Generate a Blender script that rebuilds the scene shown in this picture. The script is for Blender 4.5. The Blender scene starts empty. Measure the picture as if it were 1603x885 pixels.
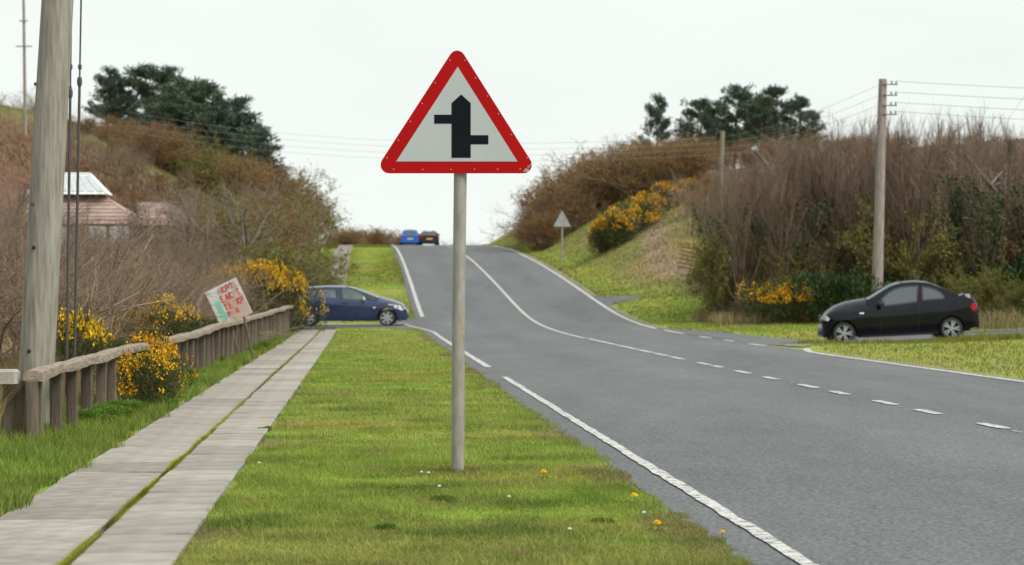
import bpy, math, random
import numpy as np
from mathutils import Vector, Matrix

# ------------------------------------------------------------------ camera, sky, sun, exposure
FPX, HOR, CX, CAMZ = 4000.0, 456.0, 801.5, 1.25      # focal length in photo pixels, eye level row, centre column
sc = bpy.context.scene
COL = sc.collection
cam = bpy.data.cameras.new('camera')
camo = bpy.data.objects.new('camera', cam); COL.objects.link(camo)
camo.location = (0, 0, CAMZ); camo.rotation_euler = (math.radians(90), 0, 0)
cam.sensor_width = 36.0; cam.lens = FPX/1603*36.0
cam.shift_y = (HOR-442.5)/1603
cam.clip_start = 0.5; cam.clip_end = 4000
cam.dof.use_dof = True; cam.dof.focus_distance = 18.2; cam.dof.aperture_fstop = 5.0
sc.camera = camo

SUN_EL, SUN_AZ = 48.0, 128.0       # degrees; azimuth clockwise from +Y: over the viewer's right shoulder
world = bpy.data.worlds.new('World'); sc.world = world; world.use_nodes = True
wn, wl = world.node_tree.nodes, world.node_tree.links
wn.clear()
wo = wn.new('ShaderNodeOutputWorld'); bg = wn.new('ShaderNodeBackground')
sky = wn.new('ShaderNodeTexSky'); sky.sky_type = 'NISHITA'; sky.sun_disc = False
sky.sun_elevation = math.radians(SUN_EL); sky.sun_rotation = math.radians(SUN_AZ)
sky.air_density = 1.0; sky.dust_density = 3.0
cloud = wn.new('ShaderNodeMix'); cloud.data_type = 'RGBA'          # an even cloud deck over the sky
cloud.inputs[0].default_value = 0.93
cloud.inputs[7].default_value = (7.75, 8.2, 7.85, 1)
wl.new(sky.outputs[0], cloud.inputs[6])
wtc = wn.new('ShaderNodeTexCoord'); wmp = wn.new('ShaderNodeMapping'); wmp.inputs['Scale'].default_value = (1, 1, 3.5); wl.new(wtc.outputs['Generated'], wmp.inputs[0])
wnz = wn.new('ShaderNodeTexNoise'); wnz.inputs['Scale'].default_value = 5.0; wnz.inputs['Detail'].default_value = 4; wl.new(wmp.outputs[0], wnz.inputs['Vector'])
wmr = wn.new('ShaderNodeMapRange'); wmr.inputs[1].default_value = .3; wmr.inputs[2].default_value = .7; wmr.inputs[3].default_value = .97; wmr.inputs[4].default_value = 1.03; wl.new(wnz.outputs['Fac'], wmr.inputs[0])
wml = wn.new('ShaderNodeVectorMath'); wml.operation = 'SCALE'; wl.new(cloud.outputs[2], wml.inputs[0]); wl.new(wmr.outputs[0], wml.inputs['Scale']); wl.new(wml.outputs[0], bg.inputs[0])
bg.inputs[1].default_value = 0.1
wl.new(bg.outputs[0], wo.inputs[0])
sun = bpy.data.lights.new('sun', 'SUN'); sun.energy = 2.8; sun.angle = math.radians(34); sun.color = (1, .96, .9)
suno = bpy.data.objects.new('sun', sun); COL.objects.link(suno)
az, el = math.radians(SUN_AZ), math.radians(SUN_EL)
sdir = Vector((math.sin(az)*math.cos(el), math.cos(az)*math.cos(el), math.sin(el)))
suno.rotation_euler = (-sdir).to_track_quat('-Z', 'Y').to_euler(); suno.location = (30, -30, 60)
sc.view_settings.view_transform = 'Standard'; sc.view_settings.look = 'None'
sc.view_settings.exposure = 0.3; sc.view_settings.gamma = 1.0
sc.cycles.max_bounces = 8; sc.cycles.transparent_max_bounces = 12

random.seed(4); RNG = np.random.default_rng(11)

# ------------------------------------------------------------------ helpers
def srgb(r, g, b):
    f = lambda c: (c/12.92 if c <= .04045 else ((c+.055)/1.055)**2.4)
    return (f(r/255), f(g/255), f(b/255))

def mesh_np(name, V, F, smooth=False):
    """V (n,3); F an (m,k) array or a list of such arrays / lists of faces."""
    V = np.asarray(V, dtype=np.float32)
    groups = F if isinstance(F, list) else [F]
    loops, totals = [], []
    for g in groups:
        if isinstance(g, np.ndarray):
            loops.append(g.reshape(-1)); totals.append(np.full(len(g), g.shape[1]))
        else:
            loops.append(np.array(g)); totals.append(np.array([len(g)]))
    loops = np.concatenate(loops).astype(np.int32); totals = np.concatenate(totals).astype(np.int32)
    me = bpy.data.meshes.new(name)
    me.vertices.add(len(V)); me.vertices.foreach_set('co', V.reshape(-1))
    me.loops.add(len(loops)); me.loops.foreach_set('vertex_index', loops)
    me.polygons.add(len(totals))
    me.polygons.foreach_set('loop_start', np.concatenate([[0], np.cumsum(totals)[:-1]]).astype(np.int32))
    me.polygons.foreach_set('loop_total', totals)
    if smooth: me.polygons.foreach_set('use_smooth', np.ones(len(totals), dtype=bool))
    me.update(calc_edges=True); me.validate()
    return me

def link(name, me, m=None, parent=None, loc=None):
    o = bpy.data.objects.new(name, me); COL.objects.link(o)
    if m is not None and me is not None:
        me.materials.clear(); me.materials.append(m)
    if parent is not None: o.parent = parent
    if loc is not None: o.location = loc
    return o

def empty(name, loc=(0, 0, 0), rot=(0, 0, 0), scale=1.0):
    o = bpy.data.objects.new(name, None); COL.objects.link(o)
    o.location = loc; o.rotation_euler = rot; o.scale = (scale,)*3; o.empty_display_size = .2
    return o

def tag(o, label=None, cat=None, group=None, kind=None):
    if label: o['label'] = label
    if cat: o['category'] = cat
    if group: o['group'] = group
    if kind: o['kind'] = kind
    return o

class MB:
    """collects shapes, links them as one mesh object"""
    def __init__(s): s.V, s.F = [], []
    def add(s, V, F):
        b = len(s.V); s.V += [tuple(v) for v in V]; s.F += [[i+b for i in f] for f in F]; return s
    def box(s, c, d, rz=0, bev=0.0, M=None):
        hx, hy, hz = d[0]/2, d[1]/2, d[2]/2
        if bev <= 0:
            V = [(x, y, z) for z in (-hz, hz) for x, y in ((-hx, -hy), (hx, -hy), (hx, hy), (-hx, hy))]
            F = [[3, 2, 1, 0], [4, 5, 6, 7]]+[[i, (i+1) % 4, 4+(i+1) % 4, 4+i] for i in range(4)]
        else:
            b = bev
            ring = [(-hx+b, -hy), (hx-b, -hy), (hx, -hy+b), (hx, hy-b), (hx-b, hy), (-hx+b, hy), (-hx, hy-b), (-hx, -hy+b)]
            ins = [(x*(hx-b)/hx, y*(hy-b)/hy) for x, y in ring]
            V = [(x, y, -hz) for x, y in ring]+[(x, y, hz-b) for x, y in ring]+[(x, y, hz) for x, y in ins]
            F = [list(range(7, -1, -1)), list(range(16, 24))]
            for k in (0, 8): F += [[k+i, k+(i+1) % 8, k+8+(i+1) % 8, k+8+i] for i in range(8)]
        R = M if M is not None else Matrix.Rotation(rz, 3, 'Z')
        c = Vector(c)
        return s.add([R @ Vector(v)+c for v in V], F)
    def tube(s, pts, rad, n=8, cap=True):
        pts = [Vector(p) for p in pts]
        if not hasattr(rad, '__len__'): rad = [rad]*len(pts)
        V, F = [], []
        up = Vector((0, 0, 1)); d0 = (pts[-1]-pts[0]).normalized()
        if abs(d0.z) > .9: up = Vector((1, 0, 0))
        for i, p in enumerate(pts):
            d = (pts[min(i+1, len(pts)-1)]-pts[max(i-1, 0)]).normalized()
            a = d.cross(up).normalized(); b = a.cross(d)
            for k in range(n):
                t = 2*math.pi*k/n
                V.append(p+rad[i]*(math.cos(t)*a+math.sin(t)*b))
        for i in range(len(pts)-1):
            for k in range(n):
                F.append([i*n+k, i*n+(k+1) % n, (i+1)*n+(k+1) % n, (i+1)*n+k])
        if cap: F += [list(range(n))[::-1], list(range((len(pts)-1)*n, len(pts)*n))]
        return s.add(V, F)
    def prism(s, poly, y0, y1):
        """polygon in (x, z), extruded along y"""
        n = len(poly)
        V = [(x, y0, z) for x, z in poly]+[(x, y1, z) for x, z in poly]
        return s.add(V, [list(range(n)), list(range(n, 2*n))[::-1]]+[[i, i+n, (i+1) % n+n, (i+1) % n] for i in range(n)])
    def lathe(s, prof, n=24, axis='y', c=(0, 0, 0)):
        V, F = [], []
        for r, h in prof:
            for k in range(n):
                t = 2*math.pi*k/n; a, b = r*math.cos(t), r*math.sin(t)
                V.append((a+c[0], h+c[1], b+c[2]) if axis == 'y' else (a+c[0], b+c[1], h+c[2]))
        for i in range(len(prof)-1):
            for k in range(n): F.append([i*n+k, i*n+(k+1) % n, (i+1)*n+(k+1) % n, (i+1)*n+k])
        return s.add(V, F)
    def build(s, name, m, parent=None, smooth=False, loc=None):
        me = bpy.data.meshes.new(name); me.from_pydata(s.V, [], s.F); me.update()
        import bmesh
        bm = bmesh.new(); bm.from_mesh(me); bmesh.ops.recalc_face_normals(bm, faces=bm.faces); bm.to_mesh(me); bm.free()
        if smooth:
            me.polygons.foreach_set('use_smooth', np.ones(len(me.polygons), dtype=bool))
            me.set_sharp_from_angle(angle=math.radians(38))
        return link(name, me, m, parent, loc)

# ------------------------------------------------------------------ materials
def newmat(name):
    m = bpy.data.materials.new(name); m.use_nodes = True
    nt = m.node_tree; return m, nt.nodes, nt.links, nt.nodes['Principled BSDF']

def mat(name, c, rough=.8, var=.25, scale=6.0, metal=0.0, c2=None, bump=0.0, bscale=40.0, coat=0.0, spec=.5, objvar=0.0, stretch=None, detail=5, ior=None):
    """noise-varied surface: c to c2 (or darker c); optional bump and per-object variation"""
    m, N, L, P = newmat(name)
    tc = N.new('ShaderNodeTexCoord'); mp = N.new('ShaderNodeMapping'); L.new(tc.outputs['Object'], mp.inputs[0])
    if stretch: mp.inputs['Scale'].default_value = stretch
    nz = N.new('ShaderNodeTexNoise'); nz.inputs['Scale'].default_value = scale; nz.inputs['Detail'].default_value = detail
    L.new(mp.outputs[0], nz.inputs['Vector'])
    rp = N.new('ShaderNodeValToRGB'); rp.color_ramp.elements[0].position = .32; rp.color_ramp.elements[1].position = .68
    c2 = c2 or tuple(x*(1-var) for x in c)
    rp.color_ramp.elements[0].color = (*c2, 1); rp.color_ramp.elements[1].color = (*c, 1)
    L.new(nz.outputs['Fac'], rp.inputs[0])
    out = rp.outputs[0]
    if objvar:
        oi = N.new('ShaderNodeObjectInfo'); hs = N.new('ShaderNodeHueSaturation')
        mr = N.new('ShaderNodeMapRange'); mr.inputs[3].default_value = 1-objvar; mr.inputs[4].default_value = 1+objvar
        L.new(oi.outputs['Random'], mr.inputs[0]); L.new(mr.outputs[0], hs.inputs['Value']); L.new(out, hs.inputs['Color']); out = hs.outputs[0]
    L.new(out, P.inputs['Base Color'])
    P.inputs['Roughness'].default_value = rough; P.inputs['Metallic'].default_value = metal
    P.inputs['Coat Weight'].default_value = coat; P.inputs['Specular IOR Level'].default_value = spec
    if ior: P.inputs['IOR'].default_value = ior
    if bump:
        n2 = N.new('ShaderNodeTexNoise'); n2.inputs['Scale'].default_value = bscale; n2.inputs['Detail'].default_value = 4
        L.new(mp.outputs[0], n2.inputs['Vector'])
        bp = N.new('ShaderNodeBump'); bp.inputs['Strength'].default_value = bump; bp.inputs['Distance'].default_value = .02
        L.new(n2.outputs['Fac'], bp.inputs['Height']); L.new(bp.outputs[0], P.inputs['Normal'])
    return m

def leafmat(name, c, var=.3, trans=.25, hue=.02, attr=False, rough=.6):
    """leaves and blades: colour varied by object and by noise, light passing through"""
    m, N, L, P = newmat(name)
    if attr:
        at = N.new('ShaderNodeAttribute'); at.attribute_name = 'tint'; col = at.outputs['Color']
    else:
        rg = N.new('ShaderNodeRGB'); rg.outputs[0].default_value = (*c, 1); col = rg.outputs[0]
    geo = N.new('ShaderNodeNewGeometry'); oi = N.new('ShaderNodeObjectInfo')
    hs = N.new('ShaderNodeHueSaturation')
    a = N.new('ShaderNodeMapRange'); a.inputs[3].default_value = 1-var; a.inputs[4].default_value = 1+var
    b = N.new('ShaderNodeMapRange'); b.inputs[3].default_value = .5-hue; b.inputs[4].default_value = .5+hue
    if attr:
        nz = N.new('ShaderNodeTexNoise'); nz.inputs['Scale'].default_value = 1.1; nz.inputs['Detail'].default_value = 4
        L.new(geo.outputs['Position'], nz.inputs['Vector'])
        a.inputs[1].default_value = .3; a.inputs[2].default_value = .7
        L.new(nz.outputs['Fac'], a.inputs[0]); L.new(geo.outputs['Random Per Island'], b.inputs[0])
    else:
        L.new(geo.outputs['Random Per Island'], a.inputs[0]); L.new(oi.outputs['Random'], b.inputs[0])
    L.new(a.outputs[0], hs.inputs['Value']); L.new(b.outputs[0], hs.inputs['Hue']); L.new(col, hs.inputs['Color'])
    L.new(hs.outputs[0], P.inputs['Base Color']); P.inputs['Roughness'].default_value = rough
    P.inputs['Specular IOR Level'].default_value = .25
    if trans:
        tr = N.new('ShaderNodeBsdfTranslucent'); L.new(hs.outputs[0], tr.inputs[0])
        mx = N.new('ShaderNodeMixShader'); mx.inputs[0].default_value = trans
        L.new(P.outputs[0], mx.inputs[1]); L.new(tr.outputs[0], mx.inputs[2])
        L.new(mx.outputs[0], N['Material Output'].inputs[0])
    return m

M = {}
# asphalt: chippings, patched tone, faint wheel tracks
m, N, L, P = newmat('asphalt'); M['asphalt'] = m
geo = N.new('ShaderNodeNewGeometry')
n1 = N.new('ShaderNodeTexNoise'); n1.inputs['Scale'].default_value = 34; n1.inputs['Detail'].default_value = 5; n1.inputs['Roughness'].default_value = .7
n2 = N.new('ShaderNodeTexNoise'); n2.inputs['Scale'].default_value = .45; n2.inputs['Detail'].default_value = 6
mp = N.new('ShaderNodeMapping'); mp.inputs['Scale'].default_value = (1.2, .18, 1); mp.inputs['Rotation'].default_value = (0, 0, math.radians(-3.3))
L.new(geo.outputs['Position'], n1.inputs['Vector']); L.new(geo.outputs['Position'], mp.inputs[0]); L.new(mp.outputs[0], n2.inputs['Vector'])
r1 = N.new('ShaderNodeValToRGB'); r1.color_ramp.elements[0].position = .3; r1.color_ramp.elements[1].position = .72
r1.color_ramp.elements[0].color = (.03, .033, .036, 1); r1.color_ramp.elements[1].color = (.22, .23, .232, 1)
r2 = N.new('ShaderNodeMapRange'); r2.inputs[1].default_value = .3; r2.inputs[2].default_value = .7; r2.inputs[3].default_value = .86; r2.inputs[4].default_value = 1.12
L.new(n1.outputs['Fac'], r1.inputs[0]); L.new(n2.outputs['Fac'], r2.inputs[0])
sp = N.new('ShaderNodeSeparateXYZ'); L.new(geo.outputs['Position'], sp.inputs[0])
def mth(op, x, y):
    n = N.new('ShaderNodeMath'); n.operation = op
    for i, v in enumerate((x, y)):
        if isinstance(v, (int, float)): n.inputs[i].default_value = v
        elif v is not None: L.new(v, n.inputs[i])
    return n.outputs[0]
sl = mth('ADD', sp.outputs[0], mth('MULTIPLY', sp.outputs[1], .0575))
trk = mth('COSINE', mth('MULTIPLY', mth('ADD', sl, -2.01-.95), 2*math.pi/1.8), 0)      # tyre-polished bands 1.8 m apart
n4 = N.new('ShaderNodeTexNoise'); n4.inputs['Scale'].default_value = 1.0; n4.inputs['Detail'].default_value = 7; n4.inputs['Roughness'].default_value = .65
mp4 = N.new('ShaderNodeMapping'); mp4.inputs['Scale'].default_value = (2.2, .5, 1); L.new(geo.outputs['Position'], mp4.inputs[0]); L.new(mp4.outputs[0], n4.inputs['Vector'])
val = mth('ADD', mth('MULTIPLY', trk, .035), mth('MULTIPLY', mth('SUBTRACT', n4.outputs['Fac'], .5), .5))
val = mth('ADD', val, r2.outputs[0])
hs = N.new('ShaderNodeHueSaturation'); L.new(val, hs.inputs['Value']); L.new(r1.outputs[0], hs.inputs['Color'])
L.new(hs.outputs[0], P.inputs['Base Color']); P.inputs['Roughness'].default_value = .9; P.inputs['Specular IOR Level'].default_value = .25
bp = N.new('ShaderNodeBump'); bp.inputs['Strength'].default_value = .5; bp.inputs['Distance'].default_value = .01
L.new(n1.outputs['Fac'], bp.inputs['Height']); L.new(bp.outputs[0], P.inputs['Normal'])
# road paint: worn through to the asphalt in flecks
m, N, L, P = newmat('road_paint'); M['paint'] = m
geo = N.new('ShaderNodeNewGeometry')
n1 = N.new('ShaderNodeTexNoise'); n1.inputs['Scale'].default_value = 14; n1.inputs['Detail'].default_value = 8; n1.inputs['Roughness'].default_value = .8
L.new(geo.outputs['Position'], n1.inputs['Vector'])
r1 = N.new('ShaderNodeValToRGB'); r1.color_ramp.elements[0].position = .43; r1.color_ramp.elements[1].position = .515
r1.color_ramp.elements[0].color = (.13, .13, .13, 1); r1.color_ramp.elements[1].color = (.52, .52, .49, 1)
L.new(n1.outputs['Fac'], r1.inputs[0]); L.new(r1.outputs[0], P.inputs['Base Color']); P.inputs['Roughness'].default_value = .75
# ground: colour by place (tint attribute) broken up by noise
m, N, L, P = newmat('ground'); M['ground'] = m
at = N.new('ShaderNodeAttribute'); at.attribute_name = 'tint'
geo = N.new('ShaderNodeNewGeometry')
n1 = N.new('ShaderNodeTexNoise'); n1.inputs['Scale'].default_value = 2.2; n1.inputs['Detail'].default_value = 9; n1.inputs['Roughness'].default_value = .7
L.new(geo.outputs['Position'], n1.inputs['Vector'])
mr = N.new('ShaderNodeMapRange'); mr.inputs[1].default_value = .3; mr.inputs[2].default_value = .7; mr.inputs[3].default_value = .6; mr.inputs[4].default_value = 1.3
L.new(n1.outputs['Fac'], mr.inputs[0])
n3 = N.new('ShaderNodeTexNoise'); n3.inputs['Scale'].default_value = .5; n3.inputs['Detail'].default_value = 5
L.new(geo.outputs['Position'], n3.inputs['Vector'])
mh = N.new('ShaderNodeMapRange'); mh.inputs[1].default_value = .3; mh.inputs[2].default_value = .7; mh.inputs[3].default_value = .47; mh.inputs[4].default_value = .53
L.new(n3.outputs['Fac'], mh.inputs[0])
hs = N.new('ShaderNodeHueSaturation'); L.new(mr.outputs[0], hs.inputs['Value']); L.new(mh.outputs[0], hs.inputs['Hue']); L.new(at.outputs['Color'], hs.inputs['Color'])
L.new(hs.outputs[0], P.inputs['Base Color']); P.inputs['Roughness'].default_value = .95; P.inputs['Specular IOR Level'].default_value = .1

M['slab'] = mat('paving_concrete', (.3, .272, .238), .9, scale=7.0, c2=(.195, .172, .148), bump=.25, bscale=60, objvar=.2)
M['slab_right'] = mat('paving_concrete_grey', (.315, .29, .255), .9, scale=4.0, c2=(.215, .192, .165), bump=.25, bscale=60, objvar=.16)
M['slab_pale'] = mat('pale_concrete', (.4, .385, .355), .9, scale=3.0, c2=(.3, .285, .26), bump=.4, bscale=60)
M['path'] = mat('worn_concrete', (.25, .225, .195), .9, scale=1.2, c2=(.17, .15, .125), bump=.3)
M['moss'] = mat('path_dirt', (.06, .06, .025), .95, scale=9, c2=(.04, .035, .02))
M['kerbstone'] = mat('kerb_stone', (.2, .19, .17), .9, scale=4, c2=(.13, .12, .11))
M['rail'] = mat('weathered_rail', (.31, .25, .195), .9, scale=9, c2=(.18, .14, .105), bump=.9, bscale=10, stretch=(3, .5, 3))
M['rail_pale'] = mat('bleached_rail', (.42, .4, .36), .85, scale=4, c2=(.3, .28, .25), bump=.4)
M['post'] = mat('fence_post_wood', (.15, .115, .085), .9, scale=4, c2=(.06, .046, .034), stretch=(4, 4, .6), bump=.5, bscale=12, objvar=.25)
M['pole'] = mat('pole_wood', (.31, .29, .245), .9, scale=7, c2=(.165, .152, .125), stretch=(4, 4, .35), bump=.6, bscale=8)
M['pole_pink'] = mat('pole_wood_weathered', (.32, .27, .245), .9, scale=7, c2=(.17, .135, .125), stretch=(4, 4, .35))
M['pole_green'] = mat('pole_wood_mossy', (.23, .21, .13), .85, scale=5, c2=(.15, .14, .09), stretch=(4, 4, .35))
M['wire'] = mat('cable', (.06, .055, .055), .6)
M['wire_pale'] = mat('aged_line', (.4, .41, .41), .6)
M['galv'] = mat('galvanised_steel', (.33, .315, .28), .6, scale=7, c2=(.235, .222, .2), metal=.2, stretch=(3, 3, 1), bump=.15)
M['rust'] = mat('rust', (.3, .17, .1), .9, scale=30, c2=(.3, .27, .22))
M['sign_red'] = mat('sign_red', (.4, .003, .004), .55, scale=2.5, c2=(.34, .003, .004), spec=.12)
M['sign_white'] = mat('sign_white', (.42, .45, .455), .55, scale=2, c2=(.385, .415, .42), spec=.2)
M['sign_black'] = mat('sign_black', (.005, .006, .011), .6, spec=.12)
M['sign_grey'] = mat('sign_back', (.36, .37, .37), .5, metal=.2, scale=3)
M['chip'] = mat('chipped_paint', (.45, .38, .34), .7, scale=30, c2=(.3, .15, .12))
M['bark'] = mat('bark', (.14, .108, .082), .9, scale=6, c2=(.06, .045, .033))
M['pinebark'] = mat('pine_bark', (.1, .07, .05), .9, scale=4)
M['twig_purple'] = leafmat('twig_purple', (.165, .112, .074), .35, 0, .012)
M['twig_brown'] = leafmat('twig_brown', (.205, .148, .1), .35, 0, .012)
M['twig_rust'] = leafmat('twig_rust', (.215, .135, .07), .35, 0, .015)
M['twig_grey'] = leafmat('twig_grey', (.2, .16, .125), .3, 0, .01)
M['bud_rust'] = leafmat('rust_leaf', (.2, .112, .042), .4, .2, .02)
M['bud_olive'] = leafmat('olive_leaf', (.15, .15, .03), .4, .25, .02)
M['ivy'] = leafmat('ivy_leaf', (.04, .066, .018), .4, .1, .015)
M['needle'] = leafmat('pine_needle', (.068, .1, .062), .4, .1, .01)  # colour lifted to stand in for haze over the distant pines
M['gorse'] = leafmat('gorse_spine', (.062, .07, .02), .4, .1, .01)
M['gorse_flower'] = leafmat('gorse_flower', (.74, .42, .008), .22, .25, .01)
M['evergreen'] = leafmat('evergreen_leaf', (.03, .055, .014), .45, .1, .015)
M['dry_leaf'] = leafmat('dry_leaf', (.42, .31, .18), .35, .2, .015)
M['grass'] = leafmat('grass_blade', (0, 0, 0), .3, .3, .022, attr=True)
M['tyre'] = mat('tyre_rubber', (.012, .012, .013), .75)
M['alloy'] = mat('alloy_wheel', (.46, .47, .49), .38, metal=.8, var=.1)
M['dark'] = mat('black_trim', (.012, .012, .014), .5)
M['trim'] = mat('shut_line', (.004, .004, .005), .6)
M['chrome'] = mat('chrome_trim', (.8, .8, .8), .15, metal=1.0, var=.05)
M['interior'] = mat('car_interior', (.06, .065, .07), .8)
M['seat'] = mat('car_seat', (.16, .19, .22), .8)
M['lamp_clear'] = mat('headlamp', (.75, .76, .78), .12, var=.3, scale=30, coat=1)
M['lamp_red'] = mat('tail_lamp', (.42, .004, .008), .25, var=.4, scale=20, spec=.3)
M['lamp_orange'] = mat('indicator', (.7, .3, .05), .25, coat=1)
M['plate_yellow'] = mat('number_plate', (.75, .5, .05), .4, var=.1)
def paint(name, c, c2, sp_=.3):
    return mat(name, c, .09, scale=3, c2=c2, metal=.0, coat=0, spec=sp_)
M['paint_black'] = paint('paint_black', (.005, .005, .011), (.0035, .0035, .008), .36)
M['paint_navy'] = paint('paint_navy', (.026, .042, .1), (.016, .024, .06), .6)
M['paint_blue'] = paint('paint_blue', (.015, .13, .55), (.012, .1, .45))
M['paint_dark'] = paint('paint_dark', (.02, .022, .03), (.014, .015, .02))
m, N, L, P = newmat('car_glass'); M['glass'] = m         # tinted see-through pane with a strong sheen
tr = N.new('ShaderNodeBsdfTransparent'); tr.inputs[0].default_value = (.5, .56, .58, 1)
gl = N.new('ShaderNodeBsdfGlossy'); gl.inputs['Roughness'].default_value = .06; gl.inputs[0].default_value = (.82, .93, .97, 1)
fr = N.new('ShaderNodeFresnel'); fr.inputs[0].default_value = 2.6
mx = N.new('ShaderNodeMixShader'); L.new(fr.outputs[0], mx.inputs[0]); L.new(tr.outputs[0], mx.inputs[1]); L.new(gl.outputs[0], mx.inputs[2])
L.new(mx.outputs[0], N['Material Output'].inputs[0])
M['roof_tile'] = mat('pink_roof_tile', (.36, .255, .225), .85, scale=2, c2=(.25, .17, .145), objvar=.12)
M['render_wall'] = mat('pebble_dash', (.27, .2, .165), .9, scale=8)
M['white_upvc'] = mat('white_plastic', (.8, .81, .8), .4, var=.08)
M['pane'] = mat('window_pane', (.5, .56, .58), .08, var=.1, ior=2.0)
M['red_rail'] = mat('rusted_red_rail', (.2, .075, .055), .8, scale=9, c2=(.12, .055, .045))
M['board_white'] = mat('board_white', (.5, .51, .48), .6, scale=5, c2=(.42, .42, .39))
M['board_red'] = mat('board_red', (.62, .07, .08), .6, var=.35, scale=14)
M['board_pink'] = mat('board_faded', (.42, .3, .26), .7, scale=5, c2=(.38, .3, .23))
M['board_green'] = mat('board_green', (.22, .55, .43), .6, var=.35, scale=8)
M['dandelion'] = leafmat('dandelion_petal', (.8, .53, .01), .2, .2, .01)
M['daisy'] = leafmat('daisy_petal', (.8, .8, .78), .1, .2, 0)
M['weed'] = leafmat('weed_leaf', (.13, .215, .03), .3, .25, .02)

# ------------------------------------------------------------------ terrain
def XL(Y): return 2.01-.0575*np.asarray(Y, dtype=float)        # the left edge line of the road; s = X - XL
_py = [-40, 20, 60, 72, 82, 90, 98, 107, 118, 133, 145, 158, 180, 200, 218, 235, 255, 300, 400, 700, 1500]
_pz = [0, 0, 0, .02, .1, .33, .76, 1.3, 1.93, 2.72, 3.26, 3.82, 4.45, 4.86, 5.02, 4.98, 4.6, 3.2, 1, -4, -12]
_ty = np.arange(-60, 1520, .5); _tz = np.interp(_ty, _py, _pz)
_k = np.exp(-.5*(np.arange(-16, 17)/6.0)**2); _k /= _k.sum()
_tz = np.convolve(np.pad(_tz, 16, mode='edge'), _k, mode='valid')
def prof(Y): return np.interp(Y, _ty, _tz)
def sm(x, a, b):
    t = np.clip((np.asarray(x, dtype=float)-a)/(b-a), 0, 1); return t*t*(3-2*t)
def H(X, Y):
    X = np.asarray(X, dtype=float); Y = np.asarray(Y, dtype=float); s = X-XL(Y); z = prof(Y)
    l = -s
    z = z+np.interp(l, [0, 5, 8, 20, 60, 300], [0, 0, .25, .6, 3, 10])
    z = z+np.interp(l, [0, 5.5, 7, 9.4, 14, 22, 30, 50, 90, 300], [0, 0, .5, 1.6, 4.0, 7.6, 9.0, 10., 11, 14])*sm(Y, 104, 168)
    z = z+np.interp(s, [7, 9, 12, 30, 80, 300], [0, 0, .3, 1.0, 3, 8])*sm(Y, 74, 88)
    z = z+np.interp(s-7, [0, .7, 1.4, 4, 7, 12, 23, 33, 60, 300], [0, 0, .12, 1.4, 2.8, 4.2, 5.2, 5.6, 5.8, 8])*sm(Y, 94, 130)
    # side road on the right by the black car, dipping to the main road
    w = sm(Y, 60.5, 64.6)*(1-sm(Y, 72.5, 77))*sm(s, 7.2, 9.0)
    z = z*(1-w)+w*np.interp(X, [3, 8.3, 11.9, 20, 60, 300], [-.03, -.17, .0, .3, 2, 8])
    # side road on the left by the blue car
    w = sm(Y, 76.5, 79.5)*(1-sm(Y, 87.5, 92))*sm(-s, .1, 1.6)
    z = z*(1-w)+w*np.interp(l, [0, 5, 20, 300], [.12, .1, .6, 6])
    # narrow lane on the right farther up
    w = sm(Y, 95, 98.3)*(1-sm(Y, 101.7, 105))*sm(s, 7.2, 9)
    z = z*(1-w)+w*(1.0+np.interp(s, [7, 30, 300], [0, .8, 6]))
    return z
def Hs(s, Y): return H(np.asarray(s)+XL(Y), Y)
def wx(px, Y): return (px-CX)*Y/FPX
def wz(py, Y): return CAMZ-(py-HOR)*Y/FPX

YV = np.concatenate([np.arange(-20, 8, 4), np.arange(8, 110, .5), np.arange(110, 260, 1.5), np.arange(260, 420, 8), [450, 520, 640, 800, 1000, 1300, 1500]])
SV = np.concatenate([[-600, -400, -260, -180, -130, -100, -80, -65], np.arange(-55, -12, 1.5), np.arange(-12, -4.2, .5), [-4, -3.6, -3.2, -2.8, -2.2, -1.6, -1, -.6, -.3, -.1, 1, 2, 3, 4, 5, 6, 7.08, 7.2, 7.6, 8, 8.5, 9, 9.5, 10, 10.5, 11, 11.5, 12],
                     np.arange(13, 30, 1), np.arange(31, 60, 2.5), [65, 80, 100, 130, 180, 260, 400, 600]])
def grid(name, SV, YV, off, m, parent=None, jit=None, smooth=True):
    S, Y = np.meshgrid(SV, YV); S = S.astype(float).copy(); Y = Y.astype(float)
    if jit is not None: S = jit(S, Y)
    X = S+XL(Y); Z = H(X, Y)+(off(S, Y) if callable(off) else off)
    nx, ny = len(SV), len(YV)
    i = np.arange(ny-1)[:, None]*nx+np.arange(nx-1)[None, :]
    F = np.stack([i, i+1, i+1+nx, i+nx], -1).reshape(-1, 4)
    me = mesh_np(name, np.stack([X, Y, Z], -1).reshape(-1, 3), F, smooth)
    return link(name, me, m, parent), S, Y, X

def dip(S, Y):      # the ground sheet runs under roads and path
    d = -.05*((S > .2) & (S < 6.9))-.06*((S > -.5) & (S <= .2) & (Y > 77.4) & (Y < 89.2))-.06*((S > 6.9) & (S < 7.5) & (Y > 62) & (Y < 74))
    d = d-.05*((S > 7.3) & (Y > 65.4) & (Y < 72.6))-.05*((S < -.4) & (Y > 79.4) & (Y < 87.6))-.05*((S > 7.3) & (Y > 98.1) & (Y < 101.9))
    return d
ground, S, Y, X = grid('ground', SV, YV, dip, M['ground'])
tag(ground, kind='structure')
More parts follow.
